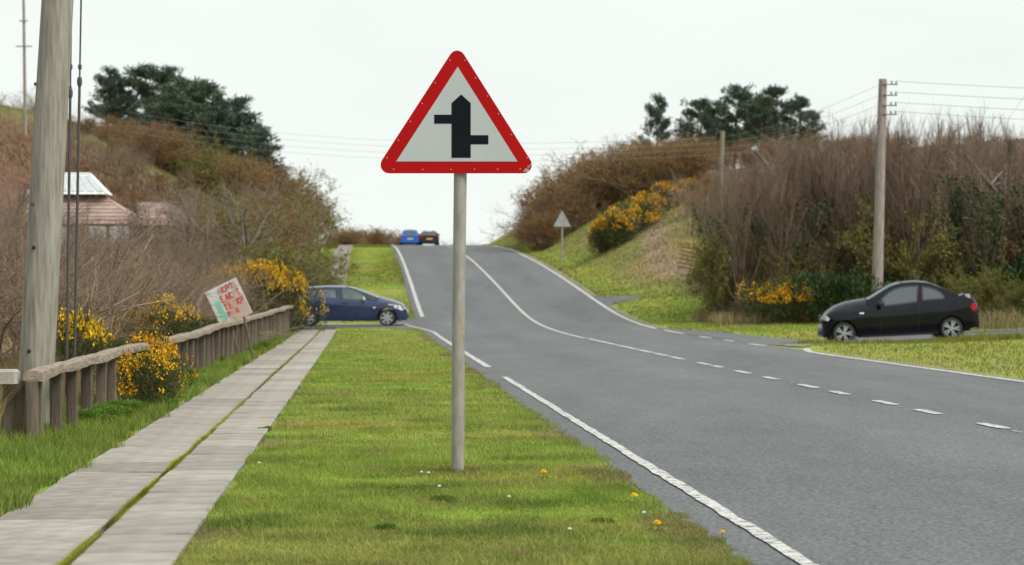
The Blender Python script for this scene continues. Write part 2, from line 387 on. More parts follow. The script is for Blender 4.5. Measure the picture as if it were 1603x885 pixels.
# what grows or lies where, as plain colours of the soil cover
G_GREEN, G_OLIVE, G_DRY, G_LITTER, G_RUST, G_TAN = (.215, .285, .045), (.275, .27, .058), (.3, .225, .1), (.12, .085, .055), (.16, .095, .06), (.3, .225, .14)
def vnoise(X, Y, sc_, seed):
    r = np.random.default_rng(seed); g = r.random((64, 64)); x = X/sc_; y = Y/sc_
    xi = np.floor(x).astype(int); yi = np.floor(y).astype(int); fx = x-xi; fy = y-yi
    fx = fx*fx*(3-2*fx); fy = fy*fy*(3-2*fy); q = lambda a, b: g[a % 64, b % 64]
    return (q(xi, yi)*(1-fx)+q(xi+1, yi)*fx)*(1-fy)+(q(xi, yi+1)*(1-fx)+q(xi+1, yi+1)*fx)*fy
def cover(X, Y):
    """colour of the ground cover at a place"""
    X = np.asarray(X, float); Y = np.asarray(Y, float); s = X-XL(Y)
    c = np.broadcast_to(np.array(G_GREEN), X.shape+(3,)).copy()
    def put(col, w): 
        nonlocal c
        w = np.clip(w, 0, 1)[..., None]; c = c*(1-w)+np.array(col)*w
    n = vnoise(X, Y, 1.7, 1); n2 = vnoise(X, Y, 6.0, 2)
    put(G_OLIVE, .75*sm(n, .5, .8))
    put(G_DRY, .3*sm(n2, .55, .85)); put((.26, .19, .1), .5*sm(vnoise(X, Y, .5, 41), .78, .92))
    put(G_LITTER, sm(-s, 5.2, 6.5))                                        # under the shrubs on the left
    put((.16, .15, .055), sm(-s, 9, 12)*sm(Y, 150, 165)*.9)                          # grassy top of the left hill
    put((.19, .175, .07), sm(-s, 7, 9)*sm(Y, 140, 155)*(1-sm(-s, 24, 30))*sm(n, .35, .6))
    put(G_RUST, sm(-s, 13, 16)*(1-sm(-s, 40, 60))*sm(Y, 115, 130)*(1-sm(Y, 150, 162)))
    # right: bank of rough grass, tan sheep track, litter under the wood
    put((.23, .215, .075), sm(s, 8.2, 10)*sm(Y, 101, 106)*.85)
    put(G_DRY, sm(s, 9, 10.5)*sm(Y, 103, 110)*sm(n2, .4, .7)*.9)
    put(G_LITTER, sm(s, 10.2, 11.6)*(1-sm(Y, 103, 108))*sm(Y, 84, 88))
    put(G_DRY, sm(s, 8.2, 9.5)*sm(Y, 76, 80)*(1-sm(Y, 90, 95))*.75*sm(n, .3, .7))
    put(G_LITTER, sm(s, 15, 17)*sm(Y, 104, 112))
    tr = np.abs(s-np.interp(Y, [104, 112, 124, 136, 150], [11.2, 11.0, 11.9, 13.2, 15.2]))
    put(G_TAN, (1-sm(tr, .35, .8))*sm(Y, 104, 108)*(1-sm(Y, 148, 155)))
    put(G_RUST, sm(s, 26, 30)*sm(Y, 150, 165))
    put((.17, .14, .07), ((s > -.55) & (s < -.15))*.6*sm(n, .3, .7)); put((.2, .17, .12), ((s > 7.1) & (s < 7.55))*.8)
    return c
def set_tint(me, C):
    a = me.color_attributes.new('tint', 'FLOAT_COLOR', 'POINT')
    C = np.concatenate([C.reshape(-1, 3), np.ones((C.size//3, 1))], 1).astype(np.float32)
    a.data.foreach_set('color', C.reshape(-1))
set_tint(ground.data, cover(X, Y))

# ------------------------------------------------------------------ roads, markings, path
def edge_jit(S, Y):
    S = S.copy(); n = vnoise(Y*1.0, Y*.37, .6, 5)-.5
    n2 = vnoise(Y, Y*.5, .9, 6)-.5
    S[:, 0] += n[:, 0]*.06; S[:, -1] += n2[:, 0]*.2
    return S
RY = np.concatenate([np.arange(-16, 8, 4), np.arange(8, 110, .5), np.arange(110, 250, 1.5), np.arange(260, 420, 8)])
road, *_ = grid('road', np.array([-.3, -.1, .2, .5, 1.5, 2.5, 3.5, 4.5, 5.5, 6.5, 7.2]), RY, .006, M['asphalt'], jit=edge_jit)
tag(road, kind='structure')
def sheet(name, fn, us, vs, off, m, parent=None):
    """fn(u, v) -> (s, Y)"""
    U, Vv = np.meshgrid(us, vs); S, Y = fn(U, Vv); X = S+XL(Y); Z = H(X, Y)+off
    nx, ny = len(us), len(vs); i = np.arange(ny-1)[:, None]*nx+np.arange(nx-1)[None, :]
    F = np.stack([i, i+1, i+1+nx, i+nx], -1).reshape(-1, 4)
    me = mesh_np(name, np.stack([X, Y, Z], -1).reshape(-1, 3), F, True)
    return link(name, me, m, parent)
def mouth(s0, yc, half, flare, run, sg):
    """side road: widening into the main road; u = distance from the main road, v = -1..1"""
    def f(u, v):
        hw = half+flare*np.clip(1-u/run, 0, 1)**2
        return s0+sg*u, yc+v*hw
    return f
U1 = np.concatenate([np.arange(0, 6, .4), np.arange(6, 60, 1.5)])
tag(sheet('side_road', mouth(7.1, 69.0, 3.7, 7.0, 4.6, 1), U1, np.linspace(-1, 1, 25), .012, M['asphalt']), kind='structure')
tag(sheet('side_road', mouth(-.2, 83.5, 3.6, 2.8, 3.5, -1), U1, np.linspace(-1, 1, 19), .012, M['asphalt']), kind='structure')
tag(sheet('lane', mouth(7.1, 100, 1.5, 1.6, 3.0, 1), U1, np.linspace(-1, 1, 13), .012, M['asphalt']), kind='structure')

def stripe(name, s0, w, ya, yb, curve=None):
    n = max(2, int((yb-ya)/.12)) if yb < 60 else max(2, int((yb-ya)/.5))
    Y = np.linspace(ya, yb, n+1); n1 = (vnoise(Y, Y*.7+s0, .3, 8)-.5)*.022; n2 = (vnoise(Y, Y*.6-s0, .3, 9)-.5)*.022
    c = s0+(curve(Y) if curve else 0)
    taper = np.ones(n+1)
    if yb-ya < 5: taper[0] = taper[-1] = .55
    A, B = c-w/2*taper+n1, c+w/2*taper+n2
    V = np.concatenate([np.stack([A+XL(Y), Y, Hs(A, Y)+.014], -1), np.stack([B+XL(Y), Y, Hs(B, Y)+.014], -1)])
    i = np.arange(n); F = np.stack([i, i+n+1, i+n+2, i+1], -1)
    return link(name, mesh_np(name, V, F), M['paint'], road)
stripe('edge_line', 0, .085, 6, 36.9)
stripe('edge_line', 0, .11, 41.6, 84.6, lambda Y: -.75*sm(Y, 74, 86))
stripe('edge_line', 0, .14, 89.5, 215)
stripe('edge_line', 7.0, .16, 20, 55.0, lambda Y: .7*sm(Y, 49, 57)**2)
stripe('edge_line', 7.0, .15, 79, 215)
for a, b in ((57.6, 60.2), (62.6, 64.4), (66.8, 69.2), (72.3, 77.2)): stripe('junction_dash', 7.02, .16, a, b)
for a, b in ((16.6, 17.6), (19.6, 20.6), (23.0, 24.0), (25.7, 26.8), (27.85, 28.95), (30.6, 31.7), (32.7, 34), (35.85, 37), (38.45, 39.8), (41.4, 42.6), (42.9, 44.4), (46.3, 48.4), (48.8, 51), (51.4, 54), (54.4, 58.5), (58.9, 66)):
    stripe('centre_line_dash', 3.77, .13, a, b)
stripe('centre_line', 3.7, .12, 66.4, 215)
for a in (22.4, 22.55, 27.35, 34.4): stripe('centre_line_remnant', 3.74, .05, a, a+.1)
# pale wash of old paint and grit at the mouth of the right side road
def grit(s0, yc, rs, ry, name):
    t = np.linspace(0, 2*np.pi, 40, endpoint=False); r = 1+.25*np.sin(3*t+1)+.15*np.sin(7*t)
    S_ = s0+rs*r*np.cos(t); Y_ = yc+ry*r*np.sin(t); S_ = np.append(S_, s0); Y_ = np.append(Y_, yc)
    V = np.stack([S_+XL(Y_), Y_, Hs(S_, Y_)+.02], -1); i = np.arange(40)
    return link(name, mesh_np(name, V, np.stack([i, (i+1) % 40, np.full(40, 40)], -1)), M['kerbstone'], road)
grit(7.75, 58.2, .35, 1.3, 'grit_patch')
grit(-.75, 84.8, .3, .8, 'grit_patch')

# footpath: dirt bed, two courses of slabs, mossy joint
path, *_ = grid('footpath', np.array([-4.02, -3.7, -3.35, -3.1, -2.87]), np.arange(8, 79.5, .5), .008, M['moss'], jit=lambda S, Y: edge_jit(S, Y))
tag(path, kind='structure')
def slab_mesh(w, l, seed):
    r = random.Random(seed); hx, hy = w/2, l/2; j = lambda: r.uniform(-.008, .008)
    mb = MB(); mb.box((0, 0, 0), (w, l, .06), bev=.008)
    mb.V = [(x+j(), y+j()*.5, z+j()*.4) for x, y, z in mb.V]
    me = bpy.data.meshes.new('slab'); me.from_pydata(mb.V, [], mb.F); me.update(); me.materials.append(M['slab'] if w > .5 else M['slab_right']); return me
SLL = [slab_mesh(.605, .868, k) for k in range(4)]; SLR = [slab_mesh(.46, .868, 10+k) for k in range(4)]
skew = Matrix(((1, -.0575, 0, 0), (0, 1, 0, 0), (0, 0, 1, 0), (0, 0, 0, 1)))
for k in range(75):
    y = 9.6+k*.9
    for sc_, ms in ((-3.675, SLL), (-3.105, SLR)):
        me = random.choice(ms)
        if abs(y-41.5) < .4: me = me.copy(); me.materials.clear(); me.materials.append(M['slab_pale'])
        o = bpy.data.objects.new('slab', me); COL.objects.link(o); o.parent = path
        yy = y+(.1 if ms is SLR else 0); x = sc_+float(XL(yy))
        s_ = (float(Hs(sc_, yy+.3))-float(Hs(sc_, yy-.3)))/.6
        o.location = (x, yy, float(Hs(sc_, yy))+.002+random.uniform(-.003, .004))
        o.rotation_euler = (math.atan(s_)+random.uniform(-.004, .004), random.uniform(-.012, .012), .0575+random.uniform(-.006, .006))
far_path, *_ = grid('footpath', np.array([-3.85, -3.4, -2.85]), np.arange(89, 225, 1.0), .012, M['path'], jit=lambda S, Y: edge_jit(S, Y))
tag(far_path, kind='structure')
# low kerb on the far side of the right side road
kb = MB()
for x in np.arange(9.0, 40, .9): kb.box((x+.45, 73.0, float(H(x+.45, 72.4))+.0), (.89, .14, .16), bev=.015)
tag(kb.build('kerb', M['kerbstone']), kind='structure')

# ------------------------------------------------------------------ grass (uncountable: one object for each sward)
def blades(name, S, Y, h, w, C, lean=.45, seed=0, z0=0.0):
    r = np.random.default_rng(seed); n = len(S)
    X = S+XL(Y); Z = H(X, Y)+z0
    th = r.random(n)*2*np.pi; a = np.stack([np.cos(th), np.sin(th), np.zeros(n)], -1)
    ph = r.random(n)*2*np.pi; l = h*lean*r.random(n)
    d = np.stack([np.cos(ph)*l, np.sin(ph)*l, h], -1)
    B = np.stack([X, Y, Z-.008], -1); w_ = (w/2)[:, None]*a
    mid = B+d*np.array([.38, .38, .62])
    V = np.stack([B-w_, B+w_, mid+w_*.75, mid-w_*.75, B+d], 1).reshape(-1, 3)
    i = np.arange(n)[:, None]*5
    me = mesh_np(name, V, [i+np.array([[0, 1, 2, 3]]), i+np.array([[3, 2, 4]])])
    C = C*(1+.5*(r.random((n, 1))-.5)); yel = (r.random(n) < .16)[:, None]; C = np.where(yel, C*.5+np.array((.36, .28, .1))*.5, C)
    set_tint(me, np.repeat(C, 5, axis=0))
    return link(name, me, M['grass'])
def sward(name, n, s0, s1, y0, y1, h, w, label, seed, near=1.0, keep=None, col=None, lean=.5, z0=0.0):
    r = np.random.default_rng(seed)
    u = r.random(n); Y = (y0**-near+u*(y1**-near-y0**-near))**(-1/near) if near else y0+u*(y1-y0)
    S = s0+(s1-s0)*r.random(n)
    if keep is not None:
        k = keep(S, Y); S, Y = S[k], Y[k]
    X = S+XL(Y); clump = vnoise(X, Y, .35, 21)*.6+vnoise(X, Y, 1.3, 22)*.6
    hh = h*(.45+.5*r.random(len(S)))*(.45+.9*clump); ww = w*(.7+.6*r.random(len(S)))*np.maximum(1, Y/22)
    C = cover(X, Y) if col is None else np.broadcast_to(np.array(col), (len(S), 3))
    dark = sm(vnoise(X, Y, .45, 23), .62, .85)[:, None]; C = C*(1-dark*.55)+np.array((.06, .15, .012))*dark*.55
    o = blades(name, S, Y, hh, ww, C, lean, seed, z0); tag(o, label, 'grass', kind='stuff'); return o
ragged = lambda S, Y: (S > -2.87+.1*(vnoise(Y, Y*.3, .5, 31)-.5)) & (S < -.15-.1*vnoise(Y, Y*.3, .3, 32)-.1*vnoise(Y, Y*.2, 1.1, 36))
sward('verge_grass', 360000, -2.97, -.14, 10.5, 80.5, .05, .0046, 'short mown green grass of the verge under the triangular sign', 1, near=1.35, keep=ragged, lean=1.3)
sward('verge_tufts', 16000, -2.85, -.3, 10.5, 60, .11, .005, 'longer uneven grass tufts standing in the mown verge', 14, near=1.2, lean=1.0, keep=lambda S, Y: vnoise(S+XL(Y), Y, .22, 42) > .68)
sward('path_side_grass', 60000, -5.1, -3.8, 11, 77, .15, .006, 'long lush grass between the wooden fence and the paved path', 2, near=1.0, col=(.155, .22, .032), lean=.9,
      keep=lambda S, Y: S < -3.99+.26*(vnoise(Y, Y*.4, .8, 33)-.5))
sward('joint_moss', 16000, -3.378, -3.33, 10, 79, .03, .006, 'green moss and grass along the middle joint of the path', 3, near=1.0, col=(.26, .29, .035), z0=.026, lean=1.2)
sward('far_verge_grass', 26000, -2.85, -.25, 88.5, 215, .075, .006, 'green grass verge climbing the hill beside the far path', 4, near=.8)
sward('far_path_edge_grass', 12000, -6.0, -3.85, 88.5, 200, .12, .006, 'strip of green grass left of the far path', 5, near=.8, col=(.17, .22, .035))
sward('right_verge_grass', 60000, 7.2, 22, 26, 65.6, .08, .006, 'green grass verge in front of the black car', 6, near=.6,
      keep=lambda S, Y: (S > 7.22+.25*vnoise(Y, Y*.3, .8, 34)+.75*sm(Y, 50, 58)+2.4*sm(Y, 59.5, 65)**2) & (Y < 65.35) & (S+XL(Y) < wx(1660, Y)), col=(.19, .182, .036))
sward('junction_grass', 5000, 9.0, 20, 64.2, 65.5, .2, .007, 'taller grass along the near edge of the right side road', 13, near=0, col=(.2, .2, .034),
      keep=lambda S, Y: S+XL(Y) < 14.5)
sward('right_bank_grass', 45000, 7.25, 24, 73.3, 98, .11, .006, 'rough green grass behind the black car', 7, near=.4,
      keep=lambda S, Y: (S > 7.3+.3*vnoise(Y, Y*.3, .8, 35)+2.5*(1-sm(Y, 73.5, 78))**2) & ((S-7 < 5) | (Y < 86)))
sward('hill_grass', 50000, 7.25, 17.5, 102, 210, .13, .007, 'pale rough grass on the right bank below the gorse', 8, near=.6,
      keep=lambda S, Y: (S > 7.35) & ((Y < 152) | (S < 10)))
sward('dry_grass', 22000, -8.5, -5.0, 20, 60, .5, .007, 'dry straw grass behind the wooden fence', 9, near=.8, col=(.3, .225, .12), lean=.6)
sward('left_hill_grass', 40000, -34, -6.5, 112, 185, .4, .006, 'dry brown grass on the left hillside', 11, near=0, lean=.7)
sward('post_foot_grass', 900, -1.55, -1.12, 17.35, 17.95, .08, .005, 'dry brown grass round the foot of the sign post', 12, near=0, col=(.26, .17, .08), lean=.9,
      keep=lambda S, Y: ((S+XL(Y)-wx(718, 17.6))**2+(Y-17.66)**2 < .16**2))
sward('dry_bank_grass', 16000, 9.2, 19, 76, 88, .45, .008, 'dry straw grass along the foot of the wood', 10, near=0, col=(.27, .2, .11), lean=.6,
      keep=lambda S, Y: (Y > 81) | (S > 15))
# ------------------------------------------------------------------ plants: mesh kits
def seg_mesh(name, segs, n=3):
    A = np.array([s[0] for s in segs]); B = np.array([s[1] for s in segs]); R0 = np.array([s[2] for s in segs]); R1 = np.array([s[3] for s in segs])
    d = B-A; d /= np.linalg.norm(d, axis=1)[:, None]+1e-9
    ref = np.where(np.abs(d[:, 2:3]) > .9, np.array([[1., 0, 0]]), np.array([[0, 0, 1.]]))
    u = np.cross(d, ref); u /= np.linalg.norm(u, axis=1)[:, None]+1e-9; v = np.cross(d, u)
    V = np.zeros((len(A), 2*n, 3))
    for k in range(n):
        t = 2*math.pi*k/n; o = math.cos(t)*u+math.sin(t)*v
        V[:, k] = A+o*R0[:, None]; V[:, n+k] = B+o*R1[:, None]
    i = np.arange(len(A))[:, None]*2*n
    F = np.concatenate([i+np.array([[k, (k+1) % n, n+(k+1) % n, n+k]]) for k in range(n)])
    return mesh_np(name, V.reshape(-1, 3), F, True)
def leaf_mesh(name, P, size, rng, D=None, aspect=.5):
    """rhombic leaves at points P; D = preferred direction"""
    n = len(P); P = np.asarray(P)
    d = rng.normal(size=(n, 3)); d /= np.linalg.norm(d, axis=1)[:, None]
    if D is not None: d = d*.55+np.asarray(D); d /= np.linalg.norm(d, axis=1)[:, None]+1e-9
    r = rng.normal(size=(n, 3)); a = np.cross(d, r); a /= np.linalg.norm(a, axis=1)[:, None]+1e-9
    s = (size*(.6+.8*rng.random(n)))[:, None]
    V = np.stack([P, P+d*s*.5+a*s*aspect*.5, P+d*s, P+d*s*.5-a*s*aspect*.5], 1).reshape(-1, 3)
    return mesh_np(name, V, np.arange(n)[:, None]*4+np.array([[0, 1, 2, 3]]))
def grow(rng, p, d, L, r, lev, prm, out):
    nseg = prm['nseg'][lev]; step = L/nseg
    for k in range(nseg):
        d = d+rng.normal(size=3)*prm['wob']+np.array([0, 0, prm['up'][lev]]); d = d/np.linalg.norm(d)
        q = p+d*step; r1 = r*(1-.75/nseg*1.0) if lev < len(prm['nseg'])-1 else r*.6
        out.append((p, q, r, r1, lev)); 
        if lev+1 < len(prm['nseg']) and k >= prm.get('bare', [0]*9)[lev]:
            for _ in range(rng.poisson(prm['kids'][lev])):
                t = rng.random(); c = p+(q-p)*t
                a = rng.normal(size=3); a -= d*(a@d); a /= np.linalg.norm(a)+1e-9
                sp = prm['spread'][lev]*(.6+.8*rng.random()); e = d*math.cos(sp)+a*math.sin(sp)
                grow(rng, c, e, L*prm['len'][lev]*(.6+.7*rng.random())*(1-.35*k/nseg), max(r1*.55, prm['rmin']), lev+1, prm, out)
        p, r = q, r1
def shrub_kit(kind, nvar, seed):
    """list of variants: dict part name -> (mesh, material); every variant about 'h' metres tall"""
    out = []
    for v in range(nvar):
        rng = np.random.default_rng(seed*100+v); segs = []; kit = {}
        if kind == 'thicket':        # tall, upright, many stems
            prm = dict(nseg=[7, 4, 3], up=[.10, .16, .12], wob=.09, kids=[2.7, 2.0], spread=[.5, .5], len=[.36, .5], rmin=.006, bare=[1, 0])
            for k in range(5): grow(rng, np.array([rng.normal()*.1, rng.normal()*.1, -.1]), np.array([rng.normal()*.18, rng.normal()*.16, 1]), 5.2*(.75+.3*rng.random()), .05, 0, prm, segs)
            h = 6.0
        elif kind == 'tree':         # single trunk, round crown of fine twigs
            prm = dict(nseg=[6, 5, 4, 3], up=[.06, .08, .05, .02], wob=.14, kids=[1.9, 1.7, 1.6], spread=[.8, .75, .7], len=[.55, .5, .5], rmin=.006, bare=[2, 0, 0])
            grow(rng, np.array([0, 0, -.1]), np.array([rng.normal()*.1, rng.normal()*.1, 1]), 4.6, .13, 0, prm, segs); h = 5.6
        elif kind == 'tangle':       # arching briar-like bush
            prm = dict(nseg=[6, 4, 3], up=[-.05, .03, .02], wob=.2, kids=[2.2, 1.9], spread=[.75, .8], len=[.5, .5], rmin=.0045, bare=[1, 0])
            for k in range(12):
                t = rng.random()*6.28; grow(rng, np.array([rng.normal()*.3, rng.normal()*.3, -.05]), np.array([math.cos(t)*.75, math.sin(t)*.75, 1.1]), 2.5*(.7+.5*rng.random()), .02, 0, prm, segs)
            h = 2.3
        elif kind in ('rust', 'olive'):  # dense rounded bush with small leaves
            prm = dict(nseg=[5, 4, 3], up=[.02, .04, .03], wob=.16, kids=[2.4, 2.0], spread=[.7, .75], len=[.5, .5], rmin=.005, bare=[0, 0])
            for k in range(9):
                t = rng.random()*6.28; q = rng.random()*.9; grow(rng, np.array([rng.normal()*.25, rng.normal()*.25, -.05]), np.array([math.cos(t)*q, math.sin(t)*q, 1]), 2.6*(.7+.4*rng.random()), .03, 0, prm, segs)
            h = 2.9
        trunk = [s for s in segs if s[4] == 0]; tw = [s for s in segs if s[4] > 0]
        tm = {'thicket': 'bark', 'tree': 'bark', 'tangle': 'twig_brown', 'rust': 'bark', 'olive': 'bark'}[kind]
        cm = {'thicket': 'twig_purple', 'tree': 'twig_grey', 'tangle': 'twig_brown', 'rust': 'twig_rust', 'olive': 'twig_brown'}[kind]
        kit['trunk' if kind in ('thicket', 'tree') else 'stem'] = (seg_mesh('trunk', trunk, 5), M[tm])
        kit['crown'] = (seg_mesh('crown', tw, 3), M[cm])
        if kind in ('rust', 'olive'):
            ends = [s for s in segs if s[4] == 2]; P = []; D = []
            for s in ends:
                for _ in range(2 if kind == 'rust' else 4):
                    t = rng.random(); P.append(s[0]+(s[1]-s[0])*t+rng.normal(size=3)*.03); D.append((s[1]-s[0])/.2)
            kit['leaves'] = (leaf_mesh('leaves', P, .075 if kind == 'rust' else .08, rng, D), M['bud_rust' if kind == 'rust' else 'bud_olive'])
        if kind == 'thicket' and v >= 3:     # ivy climbing the stems
            P = []
            for s in trunk:
                if s[1][2] < 3.4+v*.2:
                    for _ in range(60): P.append(s[0]+(s[1]-s[0])*rng.random()+rng.normal(size=3)*.13)
            kit['ivy'] = (leaf_mesh('ivy', P, .11, rng, None, .8), M['ivy'])
        kit['_h'] = max(max(s[1][2] for s in segs), .1); out.append(kit)
    return out
def mound_kit(kind, nvar, seed):
    out = []
    for v in range(nvar):
        rng = np.random.default_rng(seed*100+v); kit = {}
        # lobes of a rounded, uneven bush about 1 m tall
        L_ = [(rng.normal()*.42, rng.normal()*.42, .28+.38*rng.random(), .3+.22*rng.random()) for _ in range(11)]
        n = 5200; P, D = [], []
        for x, y, z, r in L_:
            k = n//len(L_); d = rng.normal(size=(k, 3)); d /= np.linalg.norm(d, axis=1)[:, None]
            rr = r*(.45+.6*rng.random(k)**.6); p = np.array([x, y, z])+d*rr[:, None]; P.append(p); D.append(d*.8+np.array([0, 0, .5]))
        P = np.concatenate(P); D = np.concatenate(D); k = P[:, 2] > 0.0; P, D = P[k], D[k]
        fm, sz, asp = {'gorse': ('gorse', .11, .16), 'evergreen': ('evergreen', .085, .6), 'weed': ('weed', .15, .35)}[kind]
        kit['foliage'] = (leaf_mesh('foliage', P, sz, rng, D, asp), M[fm])
        segs = []
        for x, y, z, r in L_: segs += [(np.array([x*.15, y*.15, -.05]), np.array([x*.6, y*.6, z*.6]), .02, .012, 0), (np.array([x*.6, y*.6, z*.6]), np.array([x, y, z+r*.7]), .012, .004, 0)]
        kit['stem'] = (seg_mesh('stem', segs, 4), M['bark'])
        if kind == 'gorse':
            nrm = D/np.linalg.norm(D, axis=1)[:, None]
            outer = np.zeros(len(P), bool); Q = P
            g = np.array([[x, y, z] for x, y, z, r in L_]); gr = np.array([r for *_, r in L_])
            dd = np.min(np.linalg.norm(Q[:, None]-g[None], axis=2)/gr[None], axis=1); outer = dd > .82
            patch = (np.sin(P[:, 0]*9+v*2)+np.sin(P[:, 1]*8+v)+np.sin(P[:, 2]*9+1.3*v)) > (.1 if v % 2 == 0 else .9)
            f = np.where(outer & patch & (P[:, 2] > (.3 if v == 0 else .52)))[0]
            FP = np.repeat(P[f], 4, axis=0)+rng.normal(size=(len(f)*4, 3))*.03+np.repeat(nrm[f], 4, axis=0)*.04
            kit['flowers'] = (leaf_mesh('flowers', FP, .046, rng, None, .8), M['gorse_flower'])
        kit['_h'] = float(P[:, 2].max()); out.append(kit)
    return out
def pine_kit(nvar, seed):
    out = []
    for v in range(nvar):
        rng = np.random.default_rng(seed*100+v); segs = []; P = []; D = []
        tip = np.array([rng.normal()*.3, rng.normal()*.3, 7.0]); n = 8; pts = [np.array([0, 0, -.2])+(tip+np.array([0, 0, .2]))*k/n+rng.normal(size=3)*.06 for k in range(n+1)]
        for k in range(n): segs.append((pts[k], pts[k+1], .16*(1-k/n)+.03, .16*(1-(k+1)/n)+.03, 0))
        tr = list(segs); br = []
        for k in range(46):
            t = .25+.75*rng.random(); z = t*7.0; c = pts[0]+(tip-pts[0])*t
            a = rng.random()*6.28; ln = (1.0-t)*2.6+.5+.7*rng.random(); up = .15+.35*t
            if v % 2: ln *= 1.25 if math.cos(a-1.0) > 0 else .8
            d = np.array([math.cos(a), math.sin(a), up]); d /= np.linalg.norm(d)
            q = c+d*ln*.6; e = q+(d+np.array([0, 0, .25]))*ln*.4
            br += [(c, q, .035, .022, 1), (q, e, .022, .008, 1)]
            for _ in range(int(8+ln*6)):
                u = .3+.7*rng.random(); b = c+(e-c)*u+rng.normal(size=3)*np.array([.2, .2, .1])
                for _ in range(11):
                    P.append(b+rng.normal(size=3)*.09); D.append(d*.4+np.array([0, 0, .5]))
        kit = {'trunk': (seg_mesh('trunk', tr, 6), M['pinebark']), 'branches': (seg_mesh('branches', br, 4), M['pinebark']),
               'crown': (leaf_mesh('crown', P, .3, rng, D, .2), M['needle']), '_h': 7.4}
        out.append(kit)
    return out
KITS = {k: shrub_kit(k, n, i+1) for i, (k, n) in enumerate((('thicket', 6), ('tree', 3), ('tangle', 5), ('rust', 4), ('olive', 3)))}
KITS['gorse'] = mound_kit('gorse', 4, 7); KITS['evergreen'] = mound_kit('evergreen', 2, 8); KITS['weed'] = mound_kit('weed', 2, 9); KITS['pine'] = pine_kit(4, 10)

def plant(name, kind, x, y, h, label, cat, group=None, var=None, wide=1.0, rz=None, z=None, parts=None):
    kit = KITS[kind]; k = kit[random.randrange(len(kit)) if var is None else var % len(kit)]
    s = h/k['_h']; z = float(H(x, y)) if z is None else z
    o = empty(name, (x, y, z), (0, 0, random.uniform(0, 6.28) if rz is None else rz)); o.scale = (s*wide, s*wide, s)
    for pn, val in k.items():
        if pn == '_h' or (parts and pn not in parts): continue
        me, mt = val
        if not me.materials: me.materials.append(mt)
        c = bpy.data.objects.new(pn, me); COL.objects.link(c); c.parent = o
    return tag(o, label, cat, group)
def plant_px(name, kind, px, y, ytop, label, cat, group=None, hmin=.6, **kw):
    x = wx(px, y); h = wz(ytop, y)-float(H(x, y))
    if h < hmin: return None
    return plant(name, kind, x, y, h, label, cat, group, **kw)

# -------- right: dense bare wood behind the black car
rr = random.Random(5)
def zone(px, cuts, words): return words[int(np.searchsorted(cuts, px))]
WD = lambda px: zone(px, [1150, 1210, 1280, 1350, 1410, 1470, 1530, 1580], ['beside the mossy pole', 'behind the sparse gorse', 'behind the flowering gorse', 'behind the dark evergreen bush', 'around the pinkish pole', 'behind the car roof', 'behind the car boot', 'right of the black car', 'at the right edge of the photo'])
RD = lambda px: zone(px, [880, 940, 1000, 1060, 1120], ['behind the far sign', 'left of the gorse row', 'above the lower gorse', 'below the lone pine', 'above the topmost gorse', 'below the pine clump'])
LD = lambda px: zone(px, [190, 250, 310, 370, 420], ['below the thin left pine', 'below the tall left pine', 'below the middle of the pines', 'below the broad dark pine', 'below the last pine', 'right of the pines'])
HD = lambda px: zone(px, [380, 430, 475], ['above the white board', 'above the yellow gorse', 'above the tail of the blue car', 'above the roof of the blue car'])
BD = lambda px: zone(px, [30, 110, 170, 230, 290, 350], ['left of the big pole', 'behind the big pole', 'below the white roof lantern', 'below the pink roof', 'below the small pink roof', 'left of the white board', 'above the white board'])
for i in range(150):
    px = rr.uniform(1085, 1680); y = rr.uniform(84, 116)
    top = np.interp(px, [1085, 1120, 1180, 1260, 1340, 1420, 1603, 1700], [318, 258, 212, 182, 168, 160, 166, 168])+rr.uniform(-14, 44)
    if px < 1112 or (px < 1150 and y < 94): continue
    v = rr.choice([0, 1, 2, 0, 1, 2, 3, 4, 5] if y > 90 else [0, 1, 2, 3, 4, 5, 3])
    kd = 'tree' if v < 3 and rr.random() < .45 else 'thicket'
    plant_px('bare_tree', kd, px, y, top+(18 if kd == 'tree' else 0), ('slender bare tree in the brown wood ' if v < 3 else 'ivy-clad bare tree in the brown wood ')+WD(px),
             'tree', ('bare trees of the wood ' if v < 3 else 'ivy-clad trees of the wood ')+WD(px), var=v, wide=rr.uniform(.7, 1.0))
# -------- right: rusty scrub on the bank
for i in range(85):
    px = rr.uniform(838, 1180); y = rr.uniform(150, 178)
    env = np.interp(px, [815, 835, 870, 930, 1000, 1080, 1180], [365, 318, 268, 222, 203, 200, 205])
    top = env+abs(rr.gauss(0, 1))*32
    plant_px('scrub_bush', rr.choice(['rust', 'rust', 'rust', 'rust', 'tangle']), px, y, top, 'rusty brown bush in the right bank scrub '+RD(px), 'bush', 'right bank scrub '+RD(px), wide=rr.uniform(1.0, 1.5), hmin=1.0)
for px, top, y in ((818, 352, 172), (826, 332, 170), (838, 306, 168), (852, 285, 166), (866, 262, 165), (890, 240, 165), (905, 262, 160), (930, 212, 166), (960, 206, 168), (850, 330, 158), (880, 300, 156)):
    plant_px('scrub_bush', 'rust' if px % 4 else 'tree', px, y, top, 'rusty brown bush at the roadside end of the right scrub', 'bush', 'scrub at the roadside end of the right bank', wide=1.1)
for i in range(26):
    px = rr.uniform(1080, 1200); y = rr.uniform(116, 148)
    plant_px('scrub_bush', rr.choice(['tangle', 'rust', 'tangle']), px, y, rr.uniform(255, 330), 'brown bush between the wood and the grassy right bank', 'bush', 'bushes at the left end of the wood', wide=1.2)
for i in range(40):
    px = rr.uniform(1180, 1680); y = rr.uniform(150, 190)
    plant_px('heath_bush', 'rust', px, y, rr.uniform(206, 226), 'rusty bush on the skyline above the wood', 'bush', 'rusty bushes on the skyline', wide=1.5, hmin=.8)
